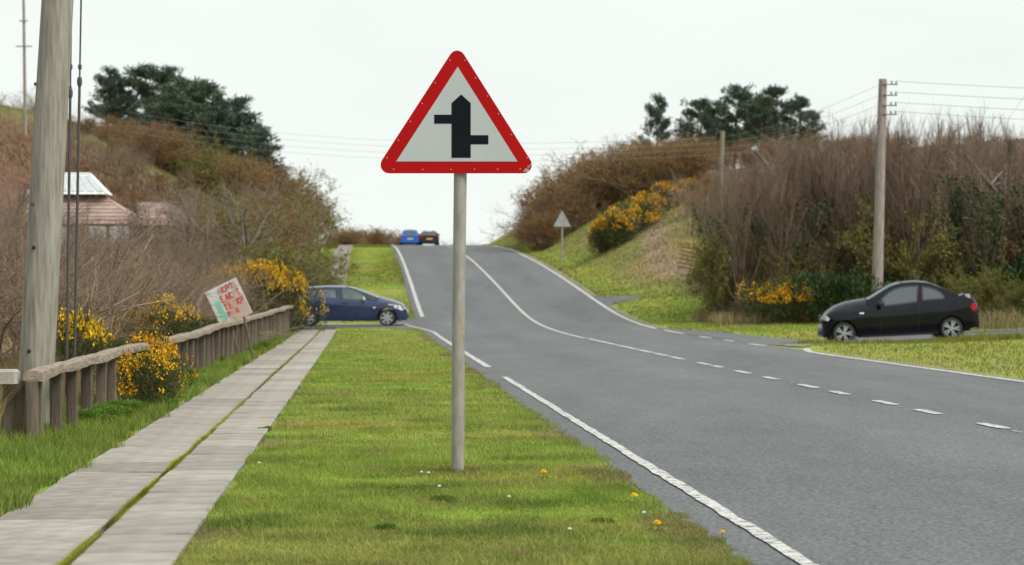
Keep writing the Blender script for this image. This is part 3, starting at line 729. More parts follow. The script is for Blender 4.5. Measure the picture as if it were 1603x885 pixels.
# -------- right: pines
for px, top, y, v, lab in ((1027, 152, 196, 0, 'small lone dark pine left of the big pine clump'), (1100, 158, 200, 1, 'leftmost pine of the dark clump on the right skyline'),
        (1148, 136, 202, 2, 'tallest pointed pine of the dark clump on the right'), (1175, 150, 206, 3, 'pine just right of the pointed pine in the right clump'),
        (1215, 138, 204, 1, 'broad pine with high crown in the right clump'), (1250, 152, 203, 3, 'wind-blown pine second from the right end of the clump'), (1124, 160, 205, 3, 'bushy pine between the leftmost and the pointed pine'),
        (1190, 152, 199, 0, 'pine in front of the broad one in the right clump'), (1268, 176, 200, 2, 'low pine at the right end of the dark clump')):
    plant_px('pine_tree', 'pine', px, y, top, lab, 'tree', 'pines on the right skyline', var=v, wide=1.05 if px != 1027 else .65)
# -------- right: gorse, evergreens
for px, y, top, v, w, lab in ((1078, 132, 280, 0, .75, 'gorse bush in full flower at the top of the right bank'), (1044, 129, 286, 0, .75, 'gorse bush left of the topmost one on the right bank'),
        (1010, 127, 302, 0, .75, 'gorse bush in the middle of the row on the right bank'), (982, 125, 314, 2, .8, 'gorse bush below the middle one in the right row'),
        (960, 125, 330, 2, .8, 'dark gorse near the lower end of the row on the right bank'), (942, 126, 356, 0, .75, 'small gorse at the lower end of the row on the right bank'),
        (1083, 119, 398, 2, .5, 'small gorse above the rusty red gate'), (1205, 82, 432, 1, .9, 'gorse bush with sparse flowers left of the dark round bush'),
        (1245, 81, 438, 2, .8, 'flowering gorse bush just left of the dark round bush'), (1210, 88, 412, 0, .25, 'thin upright gorse sprig at the foot of the wood'), (1275, 83, 440, 3, .8, 'gorse bush between the flowering gorse and dark evergreen')):
    plant_px('gorse_bush', 'gorse', px, y, top, lab, 'gorse', 'gorse bushes on the right', hmin=.3, var=v, wide=w)
for px, y, top, v, w, lab in ((1330, 80, 424, 0, .8, 'big dark evergreen bush left of the roadside pole'), (1395, 81, 436, 1, .8, 'dark evergreen bush behind the roof of the black car'), (1046, 121, 380, 0, 1.2, 'small dark bush on the grassy right bank'), (1062, 120, 384, 1, 1.2, 'small dark bush beside the track on the right bank')):
    plant_px('evergreen_bush', 'evergreen', px, y, top, lab, 'bush', hmin=.3, var=v, wide=w)
for px, y, top, lab in ((1500, 81, 412, 'pale olive bush behind the boot of the black car'), (1545, 82, 398, 'tall pale olive bush right of the black car'), (1590, 81, 418, 'pale olive bush at the right edge of the photo')):
    plant_px('olive_bush', 'olive', px, y, top, lab, 'bush', 'olive bushes right of the black car', wide=1.0)

# -------- left: pines on the hill
for px, top, y, v, w, lab in ((168, 108, 205, 0, .9, 'leftmost thin pine on the left skyline, beside the near pole'), (185, 122, 207, 3, 1.0, 'second pine from the left on the left skyline'),
        (232, 106, 204, 1, 1.2, 'tall pine left of the middle of the left clump'), (258, 106, 202, 2, 1.2, 'highest pine of the dark left clump'), (290, 124, 200, 3, 1.5, 'broad pine in the middle of the left clump'),
        (322, 136, 198, 1, 1.5, 'broad dark pine right of the middle of the left clump'), (350, 152, 196, 0, 1.5, 'sloping pine on the right shoulder of the left clump'), (375, 178, 194, 2, 1.6, 'low pine near the right end of the left clump'),
        (392, 200, 192, 3, 1.5, 'lowest pine at the right end of the left clump'), (270, 150, 192, 0, 1.6, 'pine in front of the highest one on the left'), (310, 165, 190, 2, 1.6, 'pine low in the front of the left clump'), (345, 178, 188, 1, 1.6, 'pine at the front right of the left clump')):
    plant_px('pine_tree', 'pine', px, y, top, lab, 'tree', 'pines on the left skyline', var=v, wide=w, hmin=1.5)
# -------- left: scrub on the hill and slope, bare trees along the path
SKY = lambda px: np.interp(px, [0, 130, 200, 390, 410, 430, 460, 480, 510, 530, 560], [240, 190, 190, 205, 222, 238, 268, 302, 332, 350, 360])
for i in range(60):
    px = rr.uniform(140, 470); y = rr.uniform(164, 188)
    top = max(SKY(px)+4, np.interp(px, [140, 220, 300, 420, 470], [150, 160, 215, 235, 290])+rr.uniform(0, 28))
    plant_px('scrub_bush', rr.choice(['rust', 'rust', 'tangle', 'olive']), px, y, top, 'rusty brown bush on the left hillside '+LD(px), 'bush', 'left hill scrub '+LD(px), wide=1.4, hmin=.9)
for i in range(95):
    px = rr.uniform(330, 535); y = rr.uniform(92, 165)
    base = CX+FPX*(float(XL(y))-5.6)/y
    if px > base: continue
    top = max(SKY(px)+6, rr.uniform(262, 372)); k = rr.choice(['rust', 'tangle', 'olive', 'tangle', 'olive', 'tree'])
    plant_px('hedge_bush', k, px, y, top, {'rust': 'rusty brown bush in the tall left hedge '+HD(px), 'tangle': 'bare tangled bush in the tall left hedge '+HD(px), 'olive': 'olive green budding bush in the tall left hedge '+HD(px), 'tree': 'small bare tree in the tall left hedge '+HD(px)}[k],
             'bush' if k != 'tree' else 'tree', {'rust': 'rusty bushes of the left hedge', 'tangle': 'bare bushes of the left hedge', 'olive': 'olive bushes of the left hedge', 'tree': 'bare trees of the left hedge'}[k]+' '+HD(px), wide=1.15, hmin=1.2)
for px, top, y in ((448, 262, 168), (468, 286, 160), (485, 312, 150), (500, 330, 148), (515, 335, 158), (528, 345, 165)):
    plant_px('bare_tree', 'tree', px, y, top, 'bare spreading tree on the sloping left skyline above the path', 'tree', 'bare trees on the sloping left skyline', wide=1.0)
for px, top, y, v in ((430, 365, 93, 0), (455, 372, 92, 1), (405, 358, 95, 2), (380, 372, 94, 0), (350, 380, 92, 1), (492, 388, 110, 2), (505, 392, 125, 1)):
    plant_px('olive_bush', 'olive', px, y, top, 'leafy green bush low in the hedge behind the blue estate car', 'bush', 'green bushes behind the blue car', var=v, wide=1.3)
for i in range(70):
    px = rr.uniform(60, 400); y = rr.uniform(116, 160)
    x = wx(px, y); hh = rr.uniform(.9, 2.0); k = rr.choice(['rust', 'tangle', 'tangle'])
    if wz(150, y) < float(H(x, y))+hh or (px < 330 and y < 122): continue
    plant('hill_bush', k, x, y, hh, ('rusty' if k == 'rust' else 'bare brown')+' low bush on the grassy left hill '+LD(px), 'bush', ('rusty' if k == 'rust' else 'bare')+' low bushes '+LD(px), wide=1.3)
for i in range(26):
    px = rr.uniform(1120, 1640); y = rr.uniform(83, 90)
    plant_px('understorey_bush', rr.choice(['evergreen', 'olive', 'tangle', 'tangle']), px, y, rr.uniform(395, 440), 'low dark bush at the foot of the wood '+WD(px), 'bush', 'undergrowth '+WD(px), hmin=.3, wide=.9)
for i in range(24):
    px = rr.uniform(100, 270); y = rr.uniform(160, 186)
    plant_px('scrub_bush', rr.choice(['rust', 'rust', 'tangle']), px, y, rr.uniform(172, 215), 'rusty brown bush on the left hillside '+LD(px), 'bush', 'left hill scrub '+LD(px), wide=1.5, hmin=.8)
for i in range(26):
    px = rr.uniform(1130, 1660); y = rr.uniform(84, 92); k = rr.choice(['olive', 'rust', 'olive', 'tangle'])
    plant_px('wood_bush', k, px, y, rr.uniform(285, 385), {'olive': 'olive green', 'rust': 'rusty brown', 'tangle': 'bare brown'}[k]+' bush within the wood '+WD(px), 'bush', 'tall '+k+' bushes in the wood '+WD(px), wide=.8)
# -------- left: near tangle behind the fence, in front of the house
for i in range(120):
    y = rr.uniform(30, 92); lo = 0 if y > 32 else 60
    px = rr.uniform(-40, 420)
    lim = CX+FPX*(float(XL(y))-6.0)/y
    if px > lim: continue
    top = np.interp(px, [-40, 60, 100, 200, 300, 370, 420], [262, 275, 318, 330, 345, 352, 370])+rr.uniform(0, 75)
    if 95 < px < 300: top = max(top, 318+rr.uniform(0, 60))
    k = 'tangle' if rr.random() < .95 or px < 60 else 'rust'
    plant_px('briar_bush', k, px, y, top, ('bare brown briar behind the wooden fence, ' if k == 'tangle' else 'rusty leaved bush behind the wooden fence, ')+BD(px), 'bush', ('briars ' if k == 'tangle' else 'rusty bushes ')+BD(px), wide=rr.uniform(.9, 1.25), hmin=1.0)
for i in range(22):
    px = rr.uniform(85, 330); y = rr.uniform(90, 106)
    plant_px('briar_bush', rr.choice(['tangle', 'tree']), px, y, rr.uniform(280, 330), 'tall bare brown growth screening the pink roofs '+BD(px), 'bush', 'growth screening the roofs '+BD(px), wide=.8)
for px, top, y in ((5, 255, 96), (-20, 240, 100), (25, 262, 92), (15, 285, 60), (150, 330, 84), (205, 300, 86), (265, 305, 87), (320, 262, 100), (330, 290, 88), (245, 258, 118), (298, 250, 122)):
    plant_px('bare_tree', 'tree', px, y, top, 'thin bare sapling standing out of the tangle round the pink roof', 'tree', 'saplings round the pink roofed house', wide=.6)
# -------- left: gorse by the fence
for px, y, top, v, w, lab in ((118, 30, 490, 0, .6, 'gorse bush behind the fence right of the big pole'), (92, 33, 498, 1, .6, 'gorse bush behind the fence close to the big pole'), (258, 42, 466, 0, .62, 'flowering gorse behind the fence below the white board'),
        (218, 43, 478, 1, .7, 'dark gorse with few flowers left of the flowering one'), (332, 79, 426, 0, .55, 'gorse at the left end of the yellow mass behind the board'), (362, 78, 422, 0, .6, 'gorse second from the left in the yellow mass'),
        (395, 77, 412, 0, .6, 'gorse in the middle of the yellow mass behind the board'), (425, 76, 412, 0, .6, 'tallest gorse of the yellow mass beside the blue car'), (447, 75, 422, 0, .45, 'gorse at the right end hiding the tail of the blue car')):
    plant_px('gorse_bush', 'gorse', px, y, top, lab, 'gorse', 'gorse bushes on the left', hmin=.3, var=v, wide=w)
plant('gorse_bush', 'gorse', float(XL(26.8))-4.28, 26.8, .62, 'gorse in bloom pushing through the fence onto the path', 'gorse', 'gorse bushes on the left', var=0, wide=.78)
plant('gorse_bush', 'gorse', float(XL(30.4))-4.42, 29.6, .74, 'gorse pushing through the fence just behind the blooming one', 'gorse', 'gorse bushes on the left', var=0, wide=.6)
for px, y, top, w, lab in ((459, 77.5, 466, .55, 'dark leafy bush at the end of the fence by the blue car'), (444, 74, 476, .6, 'dark leafy bush just before the end of the fence'), (310, 52, 488, .8, 'dark bramble behind the rail below the white board'), (165, 37, 520, .7, 'dark bramble behind the fence between two gorse bushes')):
    plant_px('bramble_bush', 'evergreen', px, y, top, lab, 'bush', hmin=.2, wide=w)
for i in range(26):
    y = rr.uniform(20, 74); s_ = rr.uniform(-4.55, -4.2) if y > 26 else rr.uniform(-4.7, -4.35)
    plant('weed_clump', 'weed', float(XL(y))+s_, y, rr.uniform(.1, .2), 'leafy green weed clump along the foot of the wooden fence', 'weed', 'weeds along the fence', wide=1.0, parts=('foliage',))
# -------- over the crest
for i in range(30):
    px = rr.uniform(525, 640); y = rr.uniform(228, 262)
    plant_px('hedge_bush', rr.choice(['rust', 'olive', 'tangle', 'rust']), px, y, np.interp(px, [520, 600, 640], [346, 350, 366])+rr.uniform(0, 14), 'dry brown hedge bush on the crest behind the parked cars', 'bush', 'hedge on the crest', wide=1.4, hmin=.8)
for px, top, y in ((700, 374, 300), (745, 376, 300), (770, 362, 290), (790, 348, 285), (805, 350, 280), (818, 345, 275), (832, 340, 268), (780, 368, 270)):
    plant_px('bare_tree', 'tree', px, y, top, 'pale bare tree beyond the crest right of the sign post', 'tree', 'bare trees beyond the crest', wide=1.1)
for i in range(14):
    plant_px('hedge_bush', 'tangle', rr.uniform(690, 830), rr.uniform(250, 275), rr.uniform(372, 382), 'low grey bush beyond the crest of the road', 'bush', 'bushes beyond the crest', wide=1.5, hmin=.5)
for px, top, y in ((0, 140, 215), (12, 146, 212), (42, 128, 200), (50, 132, 198), (62, 138, 204)):
    plant_px('round_bush', 'tree' if px < 20 else 'tangle', px, y, top, 'round grey-brown bush on the skyline left of the big pole', 'bush', 'bushes on the skyline left of the big pole', wide=1.2)
# ------------------------------------------------------------------ junction warning sign
SY = 17.6; KS = SY/FPX/3.686            # metres for one pixel of the enlarged sign
sx0 = wx(720, SY); zsign = lambda v: wz(60+v/3.686, SY); xsign = lambda u: wx(570+u/3.686, SY)
root = empty('junction_sign', (sx0, SY, float(H(sx0, SY))))
tag(root, 'red bordered triangular staggered junction warning sign on a grey post', 'road sign')
oz = root.location.z; P_ = lambda u, v: (xsign(u)-sx0, zsign(v)-oz)
def rounded(pts, r, n=7):
    out = []
    for i, p in enumerate(pts):
        p = Vector(p); a = (Vector(pts[i-1])-p).normalized(); b = (Vector(pts[(i+1) % len(pts)])-p).normalized()
        ang = a.angle(b); t = r/math.tan(ang/2); c = p+(a+b).normalized()*(r/math.sin(ang/2))
        s = p+a*t-c; e = p+b*t-c; a0 = math.atan2(s.y, s.x); a1 = math.atan2(e.y, e.x)
        d = (a1-a0+math.pi) % (2*math.pi)-math.pi
        out += [(c.x+r*math.cos(a0+d*k/n), c.y+r*math.sin(a0+d*k/n)) for k in range(n+1)]
    return out
tri = [P_(542, 10), P_(10, 779), P_(1056, 779)]
tri = [P_(542, -8), P_(8, 780), P_(1062, 780)]
outl = rounded(tri, .062)
bx0, bx1, bz0, bz1 = min(p[0] for p in outl), max(p[0] for p in outl), min(p[1] for p in outl), max(p[1] for p in outl)
(tx0, tz1), (tx1, tz0) = P_(95, 72), P_(968, 780)
outl = [(tx0+(x-bx0)/(bx1-bx0)*(tx1-tx0), tz0+(z-bz0)/(bz1-bz0)*(tz1-tz0)) for x, z in outl]
MB().prism(outl, -.004, .0).build('border', M['sign_red'], root)
MB().prism([(x*.994, z) for x, z in outl], .0005, .012).build('back_plate', M['sign_grey'], root)
MB().prism([P_(540, 165), P_(185, 712), P_(885, 712)], -.0065, -.0045).build('face', M['sign_white'], root)
sym = [(505, 690), (505, 493), (405, 493), (405, 442), (505, 442), (505, 375), (560, 325), (615, 375), (615, 560), (717, 560), (717, 612), (615, 612), (615, 690)]
sb = MB(); pts = [P_(*q) for q in sym]
for a in ([0, 1, 4, 5, 6, 7, 8, 11, 12], [1, 2, 3, 4], [8, 9, 10, 11]): sb.prism([pts[i] for i in a], -.009, -.007)
sb.build('symbol', M['sign_black'], root)
rv = MB(); rv.lathe([(.0001, -.007), (.0038, -.0055), (.0045, -.004)], 8); rme = bpy.data.meshes.new('rivet'); rme.from_pydata(rv.V, [], rv.F); rme.materials.append(M['chip'])
for u, v in ((495, 128), (580, 128), (410, 260), (335, 378), (268, 482), (198, 590), (132, 690), (643, 230), (712, 335), (775, 437), (850, 557), (940, 690), (170, 757), (338, 758), (502, 758), (637, 758), (770, 757), (900, 756)):
    o = bpy.data.objects.new('rivet', rme); COL.objects.link(o); o.parent = root; x, z = P_(u, v); o.location = (x, 0, z)
cp = MB()
for u, v, w in ((938, 762, 16), (950, 742, 9), (962, 730, 7), (925, 768, 8)):
    cp.prism([P_(u+w*math.cos(t*1.05), v+w*.7*math.sin(t*1.05)) for t in range(6)], -.0062, -.0045)
cp.build('chipped_corner', M['chip'], root)
ztop = zsign(120)-oz
MB().tube([(-.017, .058, -.3), (-.012, .058, .9), (.004, .058, ztop*.8), (.006, .058, ztop)], .0445, 20).build('post', M['galv'], root, smooth=True)
for z in (zsign(250)-oz, zsign(640)-oz): MB().box((.006, .06, z), (.13, .1, .035), bev=.008).build('clip', M['galv'], root)
rs = MB(); nn = 6
for q in range(2):
    pass
zz = [wz(528, SY)-oz, wz(515, SY)-oz, wz(500, SY)-oz, wz(487, SY)-oz]; V = []
for z, (t0, t1) in zip(zz, ((-48, -30), (-62, -22), (-66, -20), (-52, -34))):
    xc_ = -.012+(z-.9)/(ztop*.8-.9)*.016
    V += [(xc_+.0452*math.cos(math.radians(t0+(t1-t0)*k/nn)), .058+.0452*math.sin(math.radians(t0+(t1-t0)*k/nn)), z) for k in range(nn+1)]
rs.add(V, [[i*(nn+1)+k, i*(nn+1)+k+1, (i+1)*(nn+1)+k+1, (i+1)*(nn+1)+k] for i in range(3) for k in range(nn)]); rs.build('rust_streak', M['rust'], root, smooth=True)

# back of the far sign up the hill
Y2 = 132.0; x2 = wx(880, Y2); r2 = empty('far_road_sign', (x2, Y2, float(H(x2, Y2)))); tag(r2, 'small grey back of a triangular sign up the hill', 'road sign')
zt = wz(330, Y2)-r2.location.z; zb = wz(355, Y2)-r2.location.z
MB().prism(rounded([(0, zt+.03), (-.46, zb), (.46, zb)], .04), -.01, .01).build('plate', M['sign_grey'], r2)
MB().tube([(0, .06, -.2), (0, .06, zt-.1)], .05, 10).build('post', M['galv'], r2, smooth=True)
for z in (zb+.15, zb+.5): MB().box((0, .02, z), (.34, .04, .05)).build('bracket', M['galv'], r2)

# ------------------------------------------------------------------ fence
FS = lambda y: np.interp(y, [20, 72, 78], [-4.68, -4.2, -4.15])
fx = lambda y: float(XL(y)+FS(y)); fence = empty('fence', (fx(20.6), 20.6, float(H(fx(20.6), 20.6)))); tag(fence, 'low wooden fence with thick sagging top rail beside the paved path', 'fence')
fo = fence.location
pm = []
for k in range(3):
    b = MB(); b.box((0, 0, .15), (.1, .09, .95), bev=.012); j = random.Random(k)
    b.V = [(x+j.uniform(-.006, .006), y+j.uniform(-.006, .006), z) for x, y, z in b.V]
    me = bpy.data.meshes.new('post'); me.from_pydata(b.V, [], b.F); me.materials.append(M['post']); pm.append(me)
ZF = lambda y: float(np.interp(y, [20, 40, 72], [.57, .64, .76]))
y = 20.9
while y < 77.5:
    o = bpy.data.objects.new('post', random.choice(pm)); COL.objects.link(o); o.parent = fence
    x = fx(y)-.02; o.location = Vector((x, y, float(H(x, y))-.1+ZF(y)-.555+random.uniform(-.01, .01)))-fo
    o.rotation_euler = (random.uniform(-.05, .05), random.uniform(-.03, .03), .05+random.uniform(-.12, .12))
    y += 1.16+random.uniform(-.12, .12)
# pair of corner posts
for dx, dy, t in ((-.17, .12, .03), (.0, -.06, -.02), (-.05, .0, .05)):
    b = MB(); b.box((0, 0, .15), (.24 if dx < -.1 else .1, .14, .98), bev=.015)
    o = b.build('corner_post', M['post'], fence); xx = fx(20.6)+dx; o.location = Vector((xx, 20.6+dy, float(H(xx, 20.6))-.1))-fo; o.rotation_euler = (0, t, .1)
# top rail, in butted lengths that wander a little
y = 20.5; rr2 = random.Random(3); off = 0.0; zt = .57
while y < 77.5:
    L_ = 2.35 if y < 60 else 3.4; y2 = min(y+L_, 77.8); off2 = rr2.uniform(-.03, .03); zt2 = ZF(y2)+rr2.uniform(-.02, .02)
    b = MB(); n = 6; ring = []
    pts = [(fx(y+(y2-y)*k/n)+off+(off2-off)*k/n, y+(y2-y)*k/n, float(H(fx(y), y+(y2-y)*k/n))+zt+(zt2-zt)*k/n+.012*math.sin(k/n*3.14)) for k in range(n+1)]
    prof_ = [(-.075, -.04), (.075, -.04), (.08, -.005), (.072, .03), (.03, .042), (-.03, .042), (-.072, .03), (-.08, -.005)]
    V = []; 
    for px_, py_, pz_ in pts: V += [(px_+a*1.0+rr2.uniform(-.005, .005), py_, pz_+c+rr2.uniform(-.005, .005)) for a, c in prof_]
    F = [[i*8+k, i*8+(k+1) % 8, (i+1)*8+(k+1) % 8, (i+1)*8+k] for i in range(n) for k in range(8)]+[list(range(8)), list(range(n*8, n*8+8))[::-1]]
    b.add([Vector(v)-fo for v in V], F); o = b.build('rail', M['rail'], fence, smooth=True)
    y = y2+.012; off, zt = off2, zt2
b = MB(); b.box((0, 0, 0), (2.6, .17, .115), bev=.02)
o = b.build('return_rail', M['rail_pale'], fence); o.location = Vector((fx(20.5)-1.42, 20.52, .565)); o.location -= fo; o['label'] = 'pale bleached rail turning away at the corner'
for k in (-1.1, -2.2):
    o = bpy.data.objects.new('post', pm[0]); COL.objects.link(o); o.parent = fence; o.location = Vector((fx(20.5)+k, 20.55, -.1))-fo

# ------------------------------------------------------------------ poles and wires
def pole(name, px0, py0, px1, ztop, y, r0, r1, m, label, knots=0):
    """base at column px0 on the ground; passes column px1 at row py0"""
    x0 = wx(px0, y); z0 = float(H(x0, y)); zr = wz(py0, y); sl = (wx(px1, y)-x0)/(zr-z0)
    o = empty(name, (x0, y, z0)); tag(o, label, 'utility pole')
    n = 14; pts = [(sl*(ztop-z0)*k/n, 0, (ztop-z0+.6)*k/n-.6) for k in range(n+1)]; r = random.Random(name+label)
    b = MB(); b.tube(pts, [(r0+(r1-r0)*k/n)*(1+r.uniform(-.015, .015)) for k in range(n+1)], 18); b.build('shaft', m, o, smooth=True)
    for k in range(knots):
        h = r.uniform(.5, 3.9); a = r.uniform(-2.6, -.4); R = r0+(r1-r0)*h/(ztop-z0)
        c = Vector((sl*h+R*.97*math.cos(a), R*.97*math.sin(a), h)); b = MB(); b.lathe([(.0001, -.012), (.013, -.009), (.02, 0)], 9, axis='y')
        kn = b.build('knot', M['dark'] if k % 3 else M['bark'], o); kn.location = c; kn.rotation_euler = (0, 0, a+math.pi/2)
    return o, x0, z0, sl
pl, plx, plz, pls = pole('utility_pole', 46, 0, 87, 8.2, 23.2, .165, .125, M['pole'], 'thick grey wooden pole behind the fence corner, cut off by the top', 9)
pr, prx, prz, prs = pole('utility_pole', 1371, 125, 1382, wz(124, 79), 79.0, .185, .125, M['pole_pink'], 'weathered pinkish pole with insulators behind the black car')
pg, pgx, pgz, pgs = pole('utility_pole', 1124, 206, 1131, wz(205, 112), 112.0, .13, .1, M['pole_green'], 'thin mossy pole at the left end of the bare wood')
pf, pfx, pfz, pfs = pole('utility_pole', 40, 0, 37, wz(-30, 150), 150.0, .1, .075, M['pole'], 'distant thin pole with small crossarms on the left hill')
for py in (33, 73):
    z = wz(py, 150)-pfz; MB().box((pfs*z, -.09, z), (.95 if py == 73 else .5, .07, .07)).build('crossarm', M['pole'], pf)
ins = []
for i, py in enumerate((133, 150, 166, 180)):
    z = wz(py, 79)-prz; b = MB(); b.box((prs*z+.22, -.13, z), (.44, .03, .03)); a = b.build('bracket', M['wire'], pr)
    for dx in (.26, .4):
        q = MB(); q.lathe([(.0001, .1), (.03, .095), (.035, .06), (.022, .045), (.04, .02), (.02, 0)], 10, axis='z', c=(prs*z+dx, -.13, z+.02)); q.build('insulator', M['sign_grey'], a, smooth=True)
    ins.append((prx+prs*z+.4, 78.87, prz+z+.1))
def wire(p, q, sag, r, m, label, group, name='overhead_wire'):
    p, q = Vector(p), Vector(q); n = 24
    pts = [p.lerp(q, k/n)-Vector((0, 0, 4*sag*(k/n)*(1-k/n))) for k in range(n+1)]
    tag(MB().tube(pts, r, 5).build(name, m), label, 'wire', group)
words = ('topmost', 'second', 'third', 'lowest')
for i, p in enumerate(ins):
    wire(p, (32, 70, 6.6-.36*i), .22, .008, M['wire_pale'], f'{words[i]} overhead wire running right from the pinkish pole', 'wires right of the pinkish pole')
    wire((p[0]-.3, p[1], p[2]), (pgx+.1, 112, wz(215+9*i, 112)), .25, .005, M['wire_pale'], f'{words[i]} overhead wire between the pinkish pole and the mossy pole', 'wires between the right poles')
    wire((pgx, 112.1, wz(215+9*i, 112)), (-24, 160, wz(176+10*i, 160)), .9, .006, M['wire_pale'], f'{words[i]} faint wire crossing the sky to the left hill', 'wires across the road')
tag(MB().tube([(wx(1640, 75), 75, wz(95, 75)), (wx(1530, 95), 95, wz(260, 95))], .005, 4).build('stay_wire', M['wire_pale']), 'faint slanting wire near the right edge of the sky', 'wire')
# two dark cables hanging beside the near pole, sleeved below
for k, (a0, a1, lab) in enumerate(((112, 104, 'left of the two dark stay cables beside the thick pole'), (127, 116, 'right of the two dark stay cables beside the thick pole'))):
    ys = 24.2+.15*k; c = empty('stay_cable', (wx(a1, ys), ys, float(H(wx(a1, ys), ys)))); tag(c, lab, 'cable', 'stay cables beside the thick pole')
    at = lambda px, py: Vector((wx(px, ys), ys, wz(py, ys)))-c.location
    e = lambda py: a0+(a1-a0)*py/600
    MB().tube([at(e(-420), -420), at(e(140), 140)], .009, 6).build('wire', M['wire'], c)
    MB().tube([at(e(135), 135), at(e(620), 620)], .014, 6).build('sleeve', M['wire'], c)
    MB().lathe([(.0001, -.05), (.02, -.04), (.026, 0), (.02, .04), (.0001, .05)], 10, axis='z', c=at(e(132 if k else 150), 128 if k else 146)).build('insulator', M['wire'], c, smooth=True)
    MB().lathe([(.0001, -.03), (.018, -.02), (.018, .02), (.0001, .03)], 10, axis='z', c=at(e(105), 105)).build('clamp', M['wire'], c, smooth=True)

# ------------------------------------------------------------------ house in the tangle
hY = 112.0
house = empty('house', (wx(180, hY), hY, float(H(wx(180, hY), hY)))); tag(house, 'low house with pink tiled roofs and white roof lantern behind the briars', 'house')
ho = house.location; hp = lambda px, py, dy=0.0: Vector((wx(px, hY+dy), hY+dy, wz(py, hY+dy)))-ho
def slab_roof(name, px0, px1, pyr, pye, dy0, dy1, hip):
    """front slope with a hipped right end: ridge row pyr, eaves row pye"""
    rdg0, rdg1 = hp(px0, pyr, dy1), hp(px1-hip, pyr, dy1); ev0, ev1 = hp(px0, pye, dy0), hp(px1, pye, dy0); evb = hp(px1, pye, 2*dy1-dy0); ev0b = hp(px0, pye, 2*dy1-dy0)
    for v in (evb, ev0b): v.z = ev0.z
    evb.x = ev1.x; ev0b.x = ev0.x
    b = MB(); b.add([ev0, ev1, rdg1, rdg0, evb, ev0b], [[0, 1, 2, 3], [1, 4, 2], [4, 5, 3, 2], [5, 0, 3], [0, 5, 4, 1]])
    rf = b.build(name, M['roof_tile'], house)
    n = 9                                       # courses of tiles, each standing proud of the one below
    for k in range(n):
        t0, t1 = k/n, (k+1.12)/n; t1 = min(t1, 1)
        A, B, C_, D_ = ev0.lerp(rdg0, t0), ev1.lerp(rdg1, t0), ev1.lerp(rdg1, t1), ev0.lerp(rdg0, t1)
        u = Vector((0, -.035, .05)); lo = Vector((0, -.012, .018))
        MB().add([A+u, B+u, C_+lo, D_+lo, A, B], [[0, 1, 2, 3], [4, 5, 1, 0]]).build('tile_course', M['roof_tile'], rf)
    MB().tube([rdg0, rdg1], .09, 8).build('ridge', M['roof_tile'], rf)
    MB().tube([rdg1, ev1], .08, 8).build('hip', M['roof_tile'], rf)
    w = MB(); w.box(((ev0.x+ev1.x)/2, (ev0.y+ev0b.y)/2, ev0.z/2-.1), (ev1.x-ev0.x-.5, ev0b.y-ev0.y-.6, ev0.z-.15+.2)); wl_ = w.build('wall', M['render_wall'], house)
    return rf, ev0, ev1
slab_roof('roof', 40, 222, 300, 352, 0.0, 3.0, 70); 
slab_roof('annexe_roof', 215, 305, 320, 354, -.6, 1.6, 40)
for px in (90, 150, 190):
    q = hp(px, 372, .25); f = MB().box((q.x, q.y-.1, q.z), (.95, .12, 1.0)).build('window', M['white_upvc'], house); MB().box((q.x, q.y-.17, q.z), (.8, .02, .85)).build('pane', M['pane'], f)
a, b_, c_, d_ = hp(92, 304, 1.6), hp(168, 304, 1.6), hp(140, 272, 2.2), hp(92, 272, 2.2)
ln = MB(); bk = Vector((0, 1.6, 0)); ln.add([a, b_, c_, d_, a+bk, b_+bk, c_+bk*.5, d_+bk*.5], [[0, 1, 2, 3], [1, 5, 6, 2], [3, 2, 6, 7], [4, 5, 1, 0], [5, 4, 7, 6], [4, 0, 3, 7]])
lan = ln.build('roof_lantern', M['white_upvc'], house)
for k in range(5):
    g = [a.lerp(b_, (k+.1)/5), a.lerp(b_, (k+.9)/5), d_.lerp(c_, (k+.9)/5), d_.lerp(c_, (k+.1)/5)]; lo = [g[0].lerp(g[3], .12), g[1].lerp(g[2], .12), g[1].lerp(g[2], .9), g[0].lerp(g[3], .9)]
    MB().add([v+Vector((0, -.03, .01)) for v in lo], [[0, 1, 2, 3]]).build('pane', M['pane'], lan)
MB().tube([d_, c_], .05, 6).build('lantern_ridge', M['white_upvc'], lan); MB().tube([c_, b_], .05, 6).build('lantern_hip', M['white_upvc'], lan)

# ------------------------------------------------------------------ advertising board behind the fence
bY = 47.0; bx = wx(358, bY); bz = wz(474, bY); bd = empty('advert_board', (bx, bY, bz), (math.radians(-8), math.radians(-26), 0)); tag(bd, 'tilted white board with faded red and green lettering above the fence', 'board')
e = 1.0/ (FPX/bY); 
MB().box((0, 0, 0), (54*e, .03, 62*e), bev=.004).build('panel', M['board_white'], bd)
MB().box((9*e, -.0175, -12*e), (34*e, .004, 36*e)).build('faded_area', M['board_pink'], bd)
MB().box((-16*e, -.0175, -7*e), (9*e, .004, 34*e)).build('green_block', M['board_green'], bd)
def strokes(x0, z0, w, h, pat):
    b = MB()
    for (a, c, d, f) in pat:
        p, q = Vector((x0+a*w, 0, z0+c*h)), Vector((x0+d*w, 0, z0+f*h)); v = q-p; an = math.atan2(v.z, v.x)
        b.box(((p.x+q.x)/2, -.0215, (p.z+q.z)/2), (v.length+.5*e*2, .003, 2.0*e), M=Matrix.Rotation(-an, 3, 'Y'))
    return b
r_ = random.Random(9)
